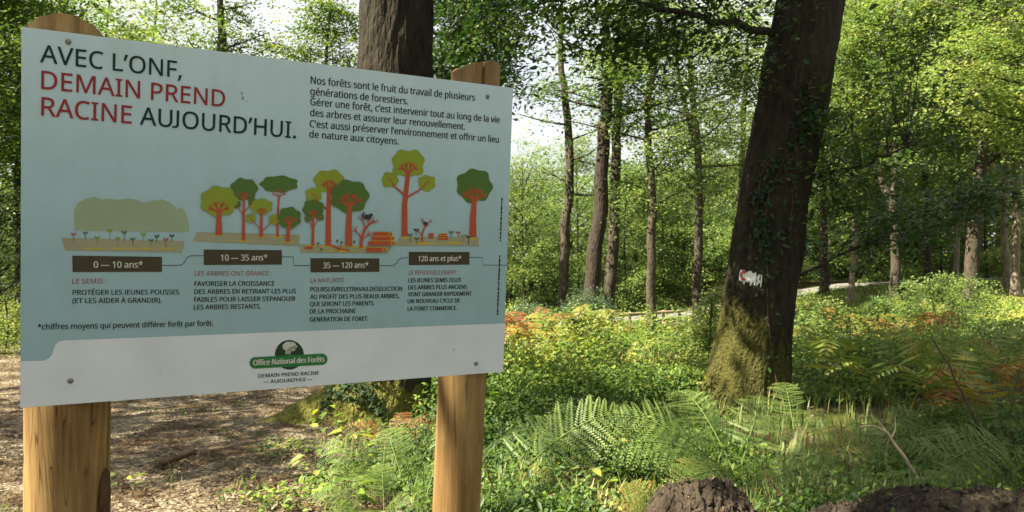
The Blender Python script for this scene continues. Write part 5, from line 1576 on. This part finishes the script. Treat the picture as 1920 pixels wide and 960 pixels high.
# posts: peeled round wood standing behind the panel, tops hewn
def post(pxc, pyc, width, top_px, seed, lean=0.0):
    g = rng(seed)
    d = np.array([(pxc - 960) / F, 1, -(pyc - 480) / F]); o = np.array([0, 0, CZ])
    t = ((SO - o) @ SN) / (d @ SN)
    for _ in range(6):
        p0 = o + d * t
        r = width / 2 / F * p0[1] * .985
        t = ((SO - SN * (r + .007) - o) @ SN) / (d @ SN)
    p0 = o + d * t
    ax = -SV + SU * lean; ax = ax / np.linalg.norm(ax)    # the post's axis, upwards
    zb = (gz(p0[0], p0[1]) - .3 - p0[2]) / ax[2]
    zt = ((480 - top_px) / F * (p0[1] - .03) + CZ - p0[2]) / ax[2]
    n, sd = 90, 112
    side = SU - ax * (SU @ ax); side /= np.linalg.norm(side); fwd = np.cross(ax, side)
    V = []
    th = np.linspace(0, 2 * np.pi, sd, endpoint=False)
    zs = np.concatenate([np.linspace(zb, zt - .12, n - 30), np.linspace(zt - .115, zt, 30)])
    dev = np.stack([np.repeat(np.cos(th)[None], n, 0) * 1.3, np.repeat(np.sin(th)[None], n, 0) * 1.3, np.repeat(zs[:, None] * .9, sd, 1)], -1).reshape(-1, 3)
    bumpy = (fnoise(dev + seed, seed, 3) - .5).reshape(n, sd)
    # the hewn top: height of the cut as a function of position across the post
    u = np.cos(th)[None] * np.ones((n, 1)); w = np.sin(th)[None] * np.ones((n, 1))
    rad = r * (1 + .035 * bumpy)
    V = p0 + ax * zs[:, None, None] + rad[..., None] * (u[..., None] * side + w[..., None] * fwd)
    return p0, ax, side, fwd, r, zs, th, V, zt, zb

def finish_post(args, cut, crack=None):
    """clips the post by the hewn profile cut(x across, y deep) and closes its top"""
    p0, ax, side, fwd, r, zs, th, V, zt, zb = args
    n, sd = V.shape[:2]
    rel = V - p0
    a = rel @ ax; x = rel @ side; y = rel @ fwd
    if crack is not None:                                  # drying crack that splits the head of the post
        y = y + np.where(y < 0, .03, 0) * np.exp(-((x / r - crack) / .045) ** 2) * np.clip((a - (zt - .35)) / .2, 0, 1)
    lim_z = cut(x / r, y / r)
    a = np.minimum(a, lim_z)
    rings = [p0 + ax * a[..., None] + side * x[..., None] + fwd * y[..., None]]
    lastx, lasty = x[-1], y[-1]
    cap = []
    cx = lastx.mean(); cy = lasty.mean()
    for s_ in (.9, .75, .55, .35, .15):
        xx = cx + (lastx - cx) * s_; yy = cy + (lasty - cy) * s_
        zz = cut(xx / r, yy / r)
        cap.append(p0 + ax * zz[:, None] + side * xx[:, None] + fwd * yy[:, None])
    G = np.concatenate([rings[0], np.array(cap)])
    m = len(G)
    Vv = G.reshape(-1, 3)
    i = np.arange(m - 1)[:, None] * sd; j = np.arange(sd)[None]; jn = (j + 1) % sd
    Fc = np.stack([i + j, i + jn, i + sd + jn, i + sd + j], -1).reshape(-1, 4)
    Vv = np.concatenate([Vv, Vv[-sd:].mean(0)[None]])
    k = len(Vv) - 1
    Fc = np.concatenate([Fc, [[(m - 1) * sd + q, (m - 1) * sd + (q + 1) % sd, (m - 1) * sd + (q + 2) % sd, k] for q in range(0, sd, 2)]])
    return Vv, Fc

a_l = post(127.5, 850, 146, 45, 5)
def cut_left(x, y):
    rough = (fnoise(np.stack([x * 6, y * 6, x * 0], -1).reshape(-1, 3), 3, 2).reshape(x.shape) - .5) * .006
    return a_l[8] - .003 - .034 * np.clip(np.abs(x + .08), 0, 2) ** 2.2 - .012 * np.clip(x, 0, 1) + rough - .015 * np.clip(-y, -1, 1) * 0
V_, F_ = finish_post(a_l, cut_left)
pl = np_mesh('post', V_, F_, M['post'], sign, SB, smooth=True)
a_r = post(861, 830, 91, 122, 6, .013)
def cut_right(x, y):
    rough = (fnoise(np.stack([x * 6, y * 6, x * 0], -1).reshape(-1, 3), 4, 2).reshape(x.shape) - .5) * .006
    left = a_r[8] - .005 - .034 * np.clip(-x - .12, 0, 1) ** 1.5
    right = a_r[8] - .010 * np.clip(x - .6, 0, 1) * 2 - .006 * np.clip(.25 - x, 0, 1)
    groove = -.035 * np.exp(-((x + .10) / .05) ** 2)
    return np.where(x < -.10, left, right) + groove + rough
V_, F_ = finish_post(a_r, cut_right, -.10)
pr = np_mesh('post', V_, F_, M['post'], sign, SB, smooth=True)
# dark bark scar low on the left post
p0, ax, side, fwd, r = a_l[:5]
vec = -np.array(p0); vec = vec - ax * (vec @ ax); vec /= np.linalg.norm(vec)
cross = np.cross(ax, vec)
if cross[0] < 0: cross = -cross
V = []; Fc = []
zc = ((480 - 935) / F * p0[1] + CZ - p0[2]) / ax[2]
n1, n2 = 14, 8
for i in range(n1):
    f = i / (n1 - 1) * 2 - 1
    wdt = .34 * math.sqrt(max(0.0, 1 - f * f)) + .01
    for j in range(n2):
        a = 1.02 + wdt * (j / (n2 - 1) - .5) * 2 * .8
        V.append(p0 + ax * (zc + f * .075) + (vec * math.cos(a) + cross * math.sin(a)) * (r * 1.012 + .002))
for i in range(n1 - 1):
    for j in range(n2 - 1): Fc.append((i * n2 + j, i * n2 + j + 1, (i + 1) * n2 + j + 1, (i + 1) * n2 + j))
kn = py_mesh('bark_scar', V, Fc, M['knot'], pl, SB, smooth=True)
